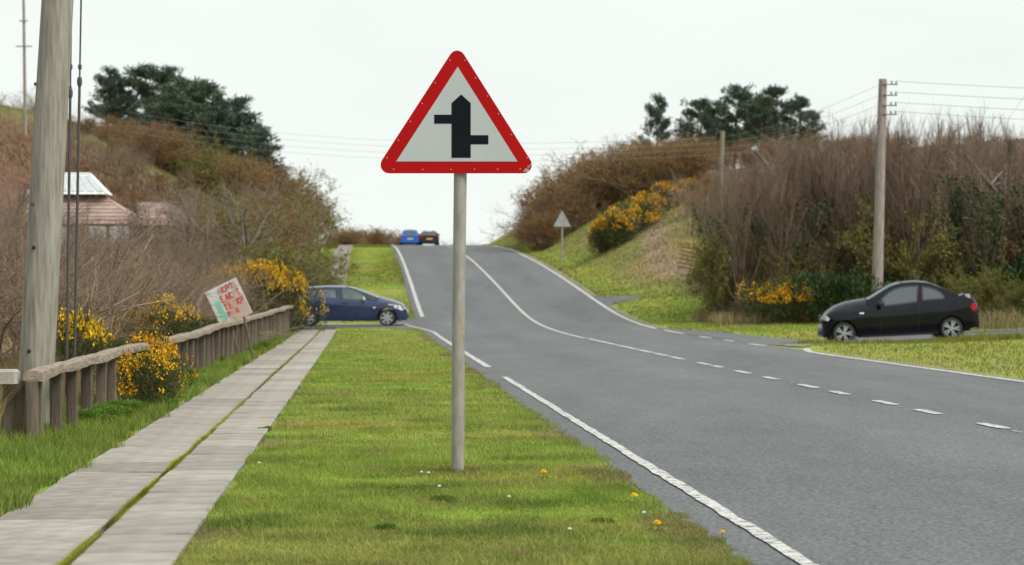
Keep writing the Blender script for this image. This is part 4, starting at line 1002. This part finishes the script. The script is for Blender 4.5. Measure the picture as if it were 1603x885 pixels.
for row, (zc, hh) in enumerate(((22, 9), (9, 10), (-5, 9), (-17, 6))):
    for ci, xc in enumerate((-8, -1, 6, 13, 19)):
        if row == 3 and ci > 2: continue
        g = [[(0, 0, .5, 1), (.5, 1, 1, 0), (.2, .4, .8, .4)], [(0, 0, 0, 1), (0, 1, .8, 1), (.8, 1, .8, .5), (0, .5, .8, .5)], [(0, 0, 0, 1), (0, 1, .8, 1), (0, .5, .7, .5), (0, 0, .8, 0)], [(0, 0, 0, 1), (0, 1, .8, .9), (.8, .9, 0, .5), (0, .5, .9, 0)], [(.4, 0, .4, 1), (0, 1, .8, 1)]][(row*2+ci*3) % 5]
        strokes(xc*e, (zc-hh/2)*e, 5*e, hh*e, g).build('letter', M['board_red'] if (row+ci) % 4 else M['board_pink'], bd)
MB().tube([(-10*e, .03, -30*e), (-10*e-.2, .05, -30*e-.9)], .025, 6).build('stake', M['post'], bd)
MB().tube([(12*e, .03, -30*e), (12*e-.2, .05, -30*e-.9)], .025, 6).build('stake', M['post'], bd)

# ------------------------------------------------------------------ rusted red gate at the foot of the bank
gY = 106.0; gt = empty('field_gate', (wx(1090, gY), gY, wz(444, gY)), (0, math.radians(8), math.radians(-12))); tag(gt, 'rusty red tubular gate leaning in the bushes by the lane', 'gate')
gt.location.z = float(H(gt.location.x, gY))+.05
for k in range(6):
    z = .12+k*.17; MB().tube([(-.8, 0, z+.04), (-.3, 0, z), (.3, 0, z-.02), (.8, 0, z-.09)], .024, 8).build('bar', M['red_rail'], gt, smooth=True)
for x in (-.1, .75): MB().tube([(x, .0, .02), (x, 0, 1.03)], .03, 8).build('upright', M['red_rail'], gt, smooth=True)

# ------------------------------------------------------------------ small flowers in the verge
dn = [MB(), MB()]
for k in range(22):
    a = k/22*6.283; rr_ = .014 if k % 2 else .018; dn[0].add([(0, 0, .004), (rr_*math.cos(a-.16), rr_*math.sin(a-.16), .007), (rr_*1.1*math.cos(a), rr_*1.1*math.sin(a), .006), (rr_*math.cos(a+.16), rr_*math.sin(a+.16), .007)], [[0, 1, 2, 3]])
    dn[0].add([(0, 0, .008), (.6*rr_*math.cos(a-.3), .6*rr_*math.sin(a-.3), .016), (.6*rr_*math.cos(a+.3), .6*rr_*math.sin(a+.3), .016)], [[0, 1, 2]])
def flower(name, px, py, label, m, big, group):
    y = FPX*CAMZ/(py-HOR); x = wx(px, y); o = empty(name, (x, y, float(H(x, y)))); tag(o, label, 'flower', group)
    hd = MB(); hd.V = [(a*big, b*big*.6-.0, c*big) for a, b, c in dn[0].V]; hd.F = dn[0].F
    h = hd.build('flower_head', m, o); h.location = (0, 0, .052); h.rotation_euler = (math.radians(30), 0, 0)
    MB().tube([(0, .004, 0), (0, .002, .053)], .0022, 5).build('stalk', M['weed'], o)
    lv = MB()
    for k in range(7 if big > 1 else 0):
        a = k/7*6.28; d = Vector((math.cos(a), math.sin(a), 0)); t = Vector((-d.y, d.x, 0)); lv.add([d*.005+Vector((0, 0, .012)), d*.05+t*.012+Vector((0, 0, .035)), d*.09+Vector((0, 0, .025)), d*.05-t*.012+Vector((0, 0, .035))], [[0, 1, 2, 3]])
    if lv.V: lv.build('leaves', M['weed'], o)
for px, py, lab in ((851, 752, 'yellow dandelion nearest the sign post'), (993, 791, 'yellow dandelion in the middle of three to the right of the post'), (1029, 836, 'yellow dandelion nearest the bottom of the photo'), (1131, 850, 'small yellow dandelion close to the road edge')):
    flower('dandelion', px, py, lab, M['dandelion'], 1.25 if px != 1131 else .8, 'dandelions in the verge')
for px, py, lab in ((660, 752, 'white daisy left of the sign post foot'), (671, 753, 'white daisy of the pair nearer the post foot'), (797, 792, 'white daisy below and right of the post'), (892, 845, 'white daisy in the lower middle of the verge'), (1008, 818, 'white daisy between two dandelions'), (688, 775, 'white daisy above the dark weed'), (406, 737, 'white daisy near the path edge')):
    flower('daisy', px, py, lab, M['daisy'], .62, 'daisies in the verge')
for px, py, h, lab in ((695, 788, .05, 'dark leafy weed below the sign post'), (600, 832, .045, 'dark leafy weed in the lower left of the verge'), (945, 822, .04, 'dark leafy weed between dandelion and path'), (415, 676, .05, 'tuft of weed at the path edge')):
    y = FPX*CAMZ/(py-HOR); plant('verge_weed', 'weed', wx(px, y), y, h, lab, 'weed', 'weeds in the verge', wide=1.5, parts=('foliage',))
# ------------------------------------------------------------------ cars
def interp(x, tab): return np.interp(x, [t[0] for t in tab], [t[1] for t in tab])
def inpoly(x, z, poly):
    c = np.zeros(x.shape, bool); n = len(poly)
    for i in range(n):
        x1, z1 = poly[i]; x2, z2 = poly[(i+1) % n]
        c ^= ((z1 > z) != (z2 > z)) & (x < (x2-x1)*(z-z1)/(z2-z1+1e-12)+x1)
    return c
def dense(poly, step=.04):
    out = []
    for i in range(len(poly)):
        a, b = Vector(poly[i]), Vector(poly[(i+1) % len(poly)]); n = max(1, int((b-a).length/step))
        out += [tuple(a.lerp(b, k/n)) for k in range(n)]
    return out
def smooth_tab(tab, L_, step=.02, w=3):
    x = np.arange(0, L_+step/2, step); z = interp(x, tab); k = np.ones(2*w+1)/(2*w+1)
    return list(zip(x, np.convolve(np.pad(z, w, mode='edge'), k, mode='valid')))
def build_car(name, c, loc, rot, label, group=None):
    """x runs from the nose (0) to the tail (L); the empty stands under the middle"""
    L_, Wm = c['L'], c['W']/2; car = empty(name, loc, rot); tag(car, label, 'car', group)
    top = smooth_tab(c['top'], L_); belt = smooth_tab(c['belt'], L_); pm_ = M[c['paint']]
    xf, xr, R = c['xf'], c['xr'], c['R']; xa, xb = c['cabin']
    xs = np.unique(np.concatenate([np.linspace(0, L_, 90), np.linspace(xf-R-.06, xf+R+.06, 31), np.linspace(xr-R-.06, xr+R+.06, 31), [xa, xb]])); xs = xs[(xs >= 0) & (xs <= L_)]
    plan = c.get('plan', [(0, .62), (.08, .78), (.25, .9), (.6, .98), (1.2, 1), (L_-1.1, 1), (L_-.5, .97), (L_-.2, .92), (L_-.06, .84), (L_, .74)])
    Wx = lambda x: Wm*interp(x, plan)
    def bot(x):
        z = interp(x, c['bot'])
        for xc in (xf, xr):
            d = np.abs(np.asarray(x)-xc); a = R+.055; z = np.where(d < a, np.maximum(z, c['axle']+np.sqrt(np.maximum(a*a-d*d, 0))), z)
        return z
    beltz = lambda x: interp(x, belt); topz = lambda x: interp(x, top)
    tprof = [(0, .93), (.12, .965), (.3, .985), (.62, 1.0), (.78, .997), (.88, .98), (.95, .95), (1, .905)]
    zlo = .2
    def ybody(x, z):
        b = beltz(x); t = np.clip((z-zlo)/(b-zlo), 0, 1); return Wx(x)*interp(t, tprof)
    def yside(x, z):      # greenhouse leaning in above the belt
        b = beltz(x); h = np.maximum(z-b, 0); return Wx(x)*.905-.02-h*.36-.12*h*h
    O = Vector((-L_/2, 0, 0)); V3 = lambda x, y, z: (x-L_/2, y, z)
    body = MB(); nr = 14
    for sg in (1, -1):
        idx = []
        for x in xs:
            b0, b1 = float(bot(x)), float(beltz(x)); row = []
            for k in range(nr):
                z = b0+(b1-b0)*k/(nr-1); row.append(V3(x, sg*float(ybody(x, z)), z))
            idx.append(row)
        V = [v for r in idx for v in r]; F = [[i*nr+k, (i+1)*nr+k, (i+1)*nr+k+1, i*nr+k+1] for i in range(len(xs)-1) for k in range(nr-1)]
        body.add(V, F)
    # bonnet and boot decks, end caps
    nd = 11
    deck = lambda x: max(float(min(topz(x), c['deckmax'](x))), float(beltz(x)))
    def decks(x0, x1):
        q = xs[(xs >= x0-1e-6) & (xs <= x1+1e-6)]; V = []
        for x in q:
            b1 = float(beltz(x)); yb = float(ybody(x, b1)); zt = deck(x)
            for k in range(nd):
                t = -1+2*k/(nd-1); V.append(V3(x, yb*t, b1+(zt-b1)*(1-abs(t)**3.2)))
        body.add(V, [[i*nd+k, (i+1)*nd+k, (i+1)*nd+k+1, i*nd+k+1] for i in range(len(q)-1) for k in range(nd-1)])
    decks(0, xa); 
    if xb < L_-.02: decks(xb, L_)
    for x in (0, L_):
        b0, b1 = float(bot(x)), float(beltz(x)); V = []
        for k in range(nr):
            z = b0+(b1-b0)*k/(nr-1); y = float(ybody(x, z)); V += [V3(x, -y, z), V3(x, y, z)]
        n0 = len(V); zt = deck(x); V += [V3(x, float(ybody(x, b1))*(-1+2*k/(nd-1)), b1+(zt-b1)*(1-abs(-1+2*k/(nd-1))**3.2)) for k in range(nd)]
        body.add(V, [[2*k, 2*k+1, 2*k+3, 2*k+2] for k in range(nr-1)]+[list(range(n0, n0+nd))])
    # greenhouse: side skins with window openings, roof, pillars
    gx = np.unique(np.concatenate([np.arange(xa, xb, .025), [xb]])); nz = 22
    for sg in (1, -1):
        V = []; G = []
        for x in gx:
            b1 = float(beltz(x)); e1 = max(float(topz(x))-.055*min(1, (float(topz(x))-b1)/.2), b1+.002)
            for k in range(nz): z = b1+(e1-b1)*k/(nz-1); V.append(V3(x, sg*float(yside(x, z)), z)); G.append((x, z))
        G = np.array(G); F = []
        for i in range(len(gx)-1):
            for k in range(nz-1):
                q = [i*nz+k, (i+1)*nz+k, (i+1)*nz+k+1, i*nz+k+1]; m_ = G[q].mean(0)
                if not any(inpoly(np.array([m_[0]]), np.array([m_[1]]), w)[0] for w in c['windows']): F.append(q)
        body.add(V, F)
        # ledge between belt and window foot
        V = []
        for x in gx: b1 = float(beltz(x)); V += [V3(x, sg*float(ybody(x, b1)), b1), V3(x, sg*float(yside(x, b1)), b1+.001)]
        body.add(V, [[2*i, 2*i+2, 2*i+3, 2*i+1] for i in range(len(gx)-1)])
    scr = {'windscreen': MB(), 'rear_window': MB()}; nd2 = 13
    for i in range(len(gx)-1):
        for k in range(nd2-1):
            q = []
            for x, kk in ((gx[i], k), (gx[i+1], k), (gx[i+1], k+1), (gx[i], k+1)):
                t = -1+2*kk/(nd2-1); b1 = float(beltz(x)); zt = float(topz(x)); e1 = max(zt-.055*min(1, (zt-b1)/.2), b1+.002); ye = float(yside(x, e1))
                q.append(V3(x, ye*t, e1+(zt-e1)*(1-abs(t)**2.5)))
            xm = (gx[i]+gx[i+1])/2; edge = abs(-1+2*(k+.5)/(nd2-1)) > .86; tgt = body
            if not edge and c['screen'][0] < xm < c['screen'][1]: tgt = scr['windscreen']
            if not edge and c['rear'][0] < xm < c['rear'][1]: tgt = scr['rear_window']
            tgt.add(q, [[0, 1, 2, 3]])
    import bmesh
    def weld(o):
        bm = bmesh.new(); bm.from_mesh(o.data); bmesh.ops.remove_doubles(bm, verts=bm.verts, dist=.0006); bmesh.ops.recalc_face_normals(bm, faces=bm.faces); bm.to_mesh(o.data); bm.free()
        o.data.polygons.foreach_set('use_smooth', np.ones(len(o.data.polygons), dtype=bool)); o.data.set_sharp_from_angle(angle=math.radians(32))
    bo = body.build('body', pm_, car); weld(bo)
    for k, b in scr.items():
        if b.V: weld(b.build(k, M['glass'], car))
    # panels laid on the skin
    def skin(poly, off, fn, sg):
        P2 = dense(poly); n = len(P2); V = [V3(x, sg*(float(fn(x, z))+off), z) for x, z in P2]
        cx_, cz_ = np.mean([p[0] for p in P2]), np.mean([p[1] for p in P2]); V.append(V3(cx_, sg*(float(fn(cx_, cz_))+off), cz_))
        return V, [[i, (i+1) % n, n] for i in range(n)]
    def ribbon(poly, w, off, fn, sg, closed=True):
        P2 = dense(poly) if closed else [tuple(Vector(a).lerp(Vector(b), k/8)) for a, b in zip(poly[:-1], poly[1:]) for k in range(8)]+[poly[-1]]
        n = len(P2); V, F = [], []
        for i, (x, z) in enumerate(P2):
            a = Vector(P2[(i-1) % n] if closed else P2[max(i-1, 0)]); b = Vector(P2[(i+1) % n] if closed else P2[min(i+1, n-1)]); d = (b-a).normalized(); nn = Vector((-d.y, d.x))*w/2
            for q in (Vector((x, z))+nn, Vector((x, z))-nn): V.append(V3(q.x, sg*(float(fn(q.x, q.y))+off), q.y))
        for i in range(n if closed else n-1): j = (i+1) % n; F.append([2*i, 2*j, 2*j+1, 2*i+1])
        return V, F
    for sg in (1, -1):
        for w in c['windows']:
            wo_ = MB().add(*skin(w, .002, yside, sg)).build('side_window', M['glass'], car, smooth=True)
            MB().add(*ribbon(w, .04, .004, yside, sg)).build('seal', M['dark'], wo_)
        for d in c['shuts']: MB().add(*ribbon(d, .012, .002, ybody, sg, False)).build('shut_line', M['trim'], car)
        for hx, hz in c['handles']:
            y = float(ybody(hx, hz)); b = MB(); b.box(V3(hx, sg*(y+.018), hz), (.17, .03, .028), bev=.01); b.build('door_handle', M[c['handle_mat']], car)
        MB().add(*skin(c['headlamp'], .004, ybody, sg)).build('headlamp', M['lamp_clear'], car)
        MB().add(*skin(c['tail'], .004, ybody, sg)).build('tail_lamp', M['lamp_red'], car)
        if 'repeater' in c: MB().add(*skin(c['repeater'], .005, ybody, sg)).build('indicator', M['lamp_clear'], car)
        MB().add(*ribbon(c['sill'], .05, .004, ybody, sg, False)).build('sill_trim', M['dark'], car)
        mx_, mz_ = c['mirror']; y = float(yside(mx_, mz_)); b = MB()
        b.lathe([(.001, -.1), (.05, -.09), (.075, -.03), (.075, .05), (.06, .085), (.001, .09)], 12, axis='y')
        b.V = [(x_*.75, y_, z_*1.0) for x_, y_, z_ in b.V]; mo = b.build('mirror', M[c['mirror_mat']], car, smooth=True); mo.location = V3(mx_, sg*(y+.13), mz_)
        MB().box((0, -sg*.1, -.04), (.05, .12, .03)).build('mirror_arm', M['dark'], mo)
    # wheels
    for xw in (xf, xr):
        for sg in (1, -1):
            yw = sg*(Wm*.985-.1); wh = empty('wheel'); wh.parent = car; wh.location = V3(xw, yw, c['axle']); r = R; q = .1
            MB().lathe([(r*.76, -q), (r*.96, -q), (r, -q*.75), (r, q*.75), (r*.96, q), (r*.76, q), (r*.76, -q)], 32).build('tyre', M['tyre'], wh, smooth=True)
            rm = MB(); yo = sg*q*.9
            rm.lathe([(r*.79, yo*1.02), (r*.73, yo*1.04), (r*.7, yo-sg*.025)], 32); rm.lathe([(.001, yo*.95), (r*.15, yo*.95), (r*.17, yo*.7)], 16)
            ns = c['spokes']
            for k in range(ns):
                a0 = k*2*math.pi/ns
                for da in c['spoke_split']:
                    a = a0+da; p0 = Vector((math.cos(a0+da*.6)*r*.13, 0, math.sin(a0+da*.6)*r*.13)); p1 = Vector((math.cos(a)*r*.73, 0, math.sin(a)*r*.73)); t = (p1-p0).normalized().cross(Vector((0, 1, 0)))
                    w0, w1 = r*c['spoke_w'], r*c['spoke_w']*1.25
                    rm.add([p0+t*w0+Vector((0, yo*.9, 0)), p0-t*w0+Vector((0, yo*.9, 0)), p1-t*w1+Vector((0, yo*.86, 0)), p1+t*w1+Vector((0, yo*.86, 0)),
                            p0+t*w0+Vector((0, yo*.6, 0)), p0-t*w0+Vector((0, yo*.6, 0)), p1-t*w1+Vector((0, yo*.5, 0)), p1+t*w1+Vector((0, yo*.5, 0))], [[0, 1, 2, 3], [4, 5, 1, 0], [5, 6, 2, 1], [7, 4, 0, 3]])
            rm.build('rim', M['alloy'], wh)
            MB().lathe([(.001, yo*.2), (r*.75, yo*.2)], 24).build('brake_disc', M['dark'], wh)
            MB().lathe([(R+.05, -.12), (R+.05, .06)], 24, c=V3(xw, yw-sg*.08, c['axle'])).build('wheel_arch', M['dark'], car)
    MB().box(V3(L_/2, 0, .27), (L_-.5, 2*Wm*.8, .12)).build('floor_pan', M['dark'], car)
    # cabin: tub, seats, wheel
    zb = float(beltz((xa+xb)/2)); MB().box(V3((xa+xb)/2, 0, .5*(zb-.1)+.1), (xb-xa-.25, 2*Wm*.72, zb-.35)).build('cabin_floor', M['interior'], car)
    for sx, sy in [(xs_, y_) for xs_ in c['seats'] for y_ in (-.36, .36)]:
        b = MB(); b.box(V3(sx, sy*c['W']/1.7, zb+.03), (.14, .46, .5), bev=.05, M=Matrix.Rotation(.25, 3, 'Y')); b.box(V3(sx+.07, sy*c['W']/1.7, zb+.32), (.09, .26, .16), bev=.03, M=Matrix.Rotation(.2, 3, 'Y')); b.build('seat', M['seat'], car, smooth=True)
    sw = c['seats'][0]-.55; n = 20
    MB().tube([V3(sw+.06*math.sin(k/n*6.2832), .34+.17*math.cos(k/n*6.2832), zb+.02+.17*math.sin(k/n*6.2832)) for k in range(n+1)], .014, 6).build('steering_wheel', M['dark'], car)
    # tail of the car
    zp = c['plate_z']; MB().box(V3(L_+.004, 0, zp), (.012, .5, .11)).build('number_plate', M['plate_yellow'], car)
    MB().box(V3(L_-.01, 0, .38), (.05, 2*Wm*.72, .2), bev=.02).build('rear_bumper', M['dark'] if c.get('dark_bumper') else pm_, car)
    MB().box(V3(.0, 0, .33), (.05, 2*Wm*.5, .14), bev=.02).build('grille', M['dark'], car)
    MB().box(V3(.0, 0, .5), (.03, 2*Wm*.45, .1), bev=.01).build('number_plate', M['board_white'], car)
    if 'lamps_rear' in c:
        for sg in (1, -1):
            y, z, w, h = c['lamps_rear']; MB().box(V3(L_-.02, sg*y, z), (.09, w, h), bev=.02).build('tail_lamp', M['lamp_red'], car)
    return car

# black two-door coupe: proportions read off its side view
def from_zoom(pts, x0, x1, L_, g0, g1):      # g(px) = ground row of the side view
    k = L_/(x1-x0); return [((x-x0)*k, (g0+g1*x-z)*k) for x, z in pts]
LB = 4.05; fz = lambda pts: from_zoom(pts, 25, 1528, LB, 721, -.0425)
coupe = dict(L=LB, W=1.72, paint='paint_black', R=.292, axle=.292, handle_mat='paint_black', mirror_mat='dark',
    top=fz([(25, 470), (45, 428), (80, 385), (150, 335), (250, 297), (350, 277), (455, 262), (520, 232), (640, 160), (710, 125), (800, 100), (930, 88), (1050, 96), (1150, 130), (1250, 180), (1335, 232), (1390, 214), (1455, 216), (1490, 262), (1528, 330)]),
    belt=fz([(25, 490), (60, 425), (120, 392), (250, 372), (450, 352), (600, 350), (800, 328), (960, 306), (1200, 280), (1330, 252), (1395, 224), (1455, 226), (1488, 272), (1528, 350)]),
    bot=[(0, .22), (.3, .17), (3.5, .17), (3.7, .24), (LB, .34)], cabin=((455-25)/1503*LB, (1340-25)/1503*LB), deckmax=lambda x: 9,
    windows=[fz([(625, 338), (600, 275), (660, 220), (720, 184), (800, 160), (880, 151), (958, 150), (930, 300)]), fz([(1000, 158), (1070, 165), (1130, 188), (1175, 222), (1198, 252), (1188, 268), (990, 284)])],
    screen=((470-25)/1503*LB, (650-25)/1503*LB), rear=((1140-25)/1503*LB, (1325-25)/1503*LB),
    shuts=[fz([(560, 360), (575, 560), (590, 640)]), fz([(955, 308), (950, 420), (925, 560), (905, 622)]), fz([(480, 300+60), (300, 385), (120, 400)]), fz([(1330, 285), (1345, 340), (1430, 345)])],
    handles=[fz([(895, 378)])[0]], headlamp=fz([(42, 470), (50, 425), (92, 462), (70, 485)]), tail=fz([(1440, 345), (1460, 318), (1500, 315), (1506, 375), (1465, 390)]), repeater=fz([(372, 402), (415, 400), (415, 414), (372, 416)]),
    sill=[(.95, .2), (2.0, .2), (2.95, .2)], mirror=fz([(570, 318)])[0], xf=(215-25)/1503*LB, xr=(1250-25)/1503*LB, spokes=5, spoke_split=(-.19, .19), spoke_w=.055, seats=(1.95, 2.75), plate_z=.62)
cY = 67.0; xc = wx((1285+1527)/2, cY); zc = lambda px: wz(556.5-.0425*(px-1280), cY)
gx0, gx1 = wx(1316, cY), wx(1483, cY); g0, g1 = float(H(gx0, cY))+.012, float(H(gx1, cY))+.012
pitch = math.atan2(g1-g0, gx1-gx0)
build_car('coupe', coupe, (xc, cY, (g0+g1)/2+(xc-(gx0+gx1)/2)*math.tan(pitch)), (0, -pitch, 0), 'black two-door coupe waiting at the right side road')
# dark blue estate car, nose to the right
LA = 4.02; fa = lambda pts: [((800-x)/488*2.52, (688-z)/488*2.52) for x, z in pts]
estate = dict(L=LA, W=1.7, paint='paint_navy', R=.268, axle=.268, handle_mat='paint_navy', mirror_mat='chrome',
    top=[(0, .5)]+fa([(795, 580), (785, 556), (750, 538), (700, 522), (640, 506), (612, 498), (560, 478), (500, 455), (470, 444), (380, 434), (300, 433), (155, 441), (90, 452), (60, 475), (35, 520)])+[(LA, .75)],
    belt=[(0, .45)]+fa([(790, 575), (750, 553), (690, 542), (620, 536), (540, 530), (380, 520), (240, 510), (150, 502), (60, 496), (30, 530)])+[(LA, .7)],
    bot=[(0, .2), (.3, .16), (3.4, .16), (3.6, .2), (LA, .3)], cabin=((800-625)/488*2.52, LA-.1), deckmax=lambda x: 9,
    windows=[fa([(598, 532), (550, 500), (555, 488), (600, 515)]), fa([(535, 528), (545, 500), (490, 465), (445, 452), (388, 450), (398, 522)]), fa([(365, 518), (358, 458), (300, 456), (250, 462), (236, 510)]), fa([(226, 508), (240, 463), (155, 462), (95, 470), (80, 500)])],
    screen=((800-612)/488*2.52, (800-480)/488*2.52), rear=((800-95)/488*2.52, LA-.14),
    shuts=[fa([(605, 540), (600, 600), (585, 655)]), fa([(385, 525), (388, 600), (385, 655)]), fa([(222, 512), (230, 580), (262, 640)])],
    handles=fa([(415, 542), (255, 532)]), headlamp=fa([(795, 575), (735, 552), (722, 568), (770, 590)]), tail=[(LA-.06, .62), (LA-.3, .66), (LA-.3, .92), (LA-.1, .95)], repeater=fa([(607, 568), (592, 568), (592, 576), (607, 576)]),
    sill=[(.95, .19), (2.0, .19), (2.85, .19)], mirror=fa([(535, 520)])[0], xf=(800-678)/488*2.52, xr=(800-190)/488*2.52, spokes=7, spoke_split=(0,), spoke_w=.12, seats=(1.85, 2.6), plate_z=.6)
eY = 83.0; xn = wx(638, eY); build_car('estate_car', estate, (xn-LA/2, eY, float(H(xn-LA/2, eY))+.014), (0, 0, math.pi), 'dark blue estate car nosing out of the left side road')
# two cars on the crest, tails to the camera
def hatch(paint_, W_, Hh, dark):
    L_ = 3.9
    return dict(L=L_, W=W_, paint=paint_, R=.29, axle=.29, handle_mat=paint_, mirror_mat='dark', dark_bumper=dark,
        top=[(0, .55), (.1, .68), (.5, .82), (1.0, .92), (1.6, Hh-.12), (2.0, Hh-.02), (2.6, Hh), (3.3, Hh-.05), (3.55, Hh-.14), (3.8, Hh-.5), (L_, Hh-.62)],
        belt=[(0, .5), (.2, .66), (.9, .84), (2, .88), (3.2, .92), (3.8, .93), (L_, .85)], bot=[(0, .25), (.4, .2), (3.5, .2), (L_, .3)], cabin=(.95, L_-.06), deckmax=lambda x: 9,
        plan=[(0, .62), (.1, .8), (.3, .92), (.8, 1), (3.3, 1), (3.7, .97), (L_, .92)],
        windows=[[(1.35, .92), (1.75, Hh-.2), (2.4, Hh-.12), (2.4, .94)], [(2.5, .95), (2.5, Hh-.13), (3.1, Hh-.17), (3.3, .97)]], screen=(1.0, 1.75), rear=(3.5, L_-.1), shuts=[[(1.3, .84), (1.3, .3)], [(2.45, .88), (2.45, .3)]],
        handles=[(2.2, .8)], headlamp=[(.08, .55), (.4, .62), (.42, .74), (.15, .66)], tail=[(3.65, .7), (3.85, .7), (3.85, .88), (3.65, .88)], sill=[(1.0, .24), (2.8, .24)], mirror=(1.5, .98),
        xf=.7, xr=3.2, spokes=7, spoke_split=(0,), spoke_w=.1, seats=(2.0, 2.8), plate_z=.6, lamps_rear=(W_/2*.8, .78, .16, .2))
for nm, px, yy, prm, lab in (('hatchback', 641.5, 213, hatch('paint_blue', 1.66, 1.42, False), 'bright blue hatchback seen from behind on the crest of the road'), ('hatchback', 671.5, 213, hatch('paint_dark', 1.66, 1.28, True), 'dark car with yellow plate beside the blue one on the crest')):
    x = wx(px, yy); dz = (float(prof(yy+2))-float(prof(yy-2)))/4
    build_car(nm, prm, (x, yy, float(H(x, yy))+.01), (0, math.atan(dz)*1.0, -math.pi/2+.0575), lab, 'cars on the crest')
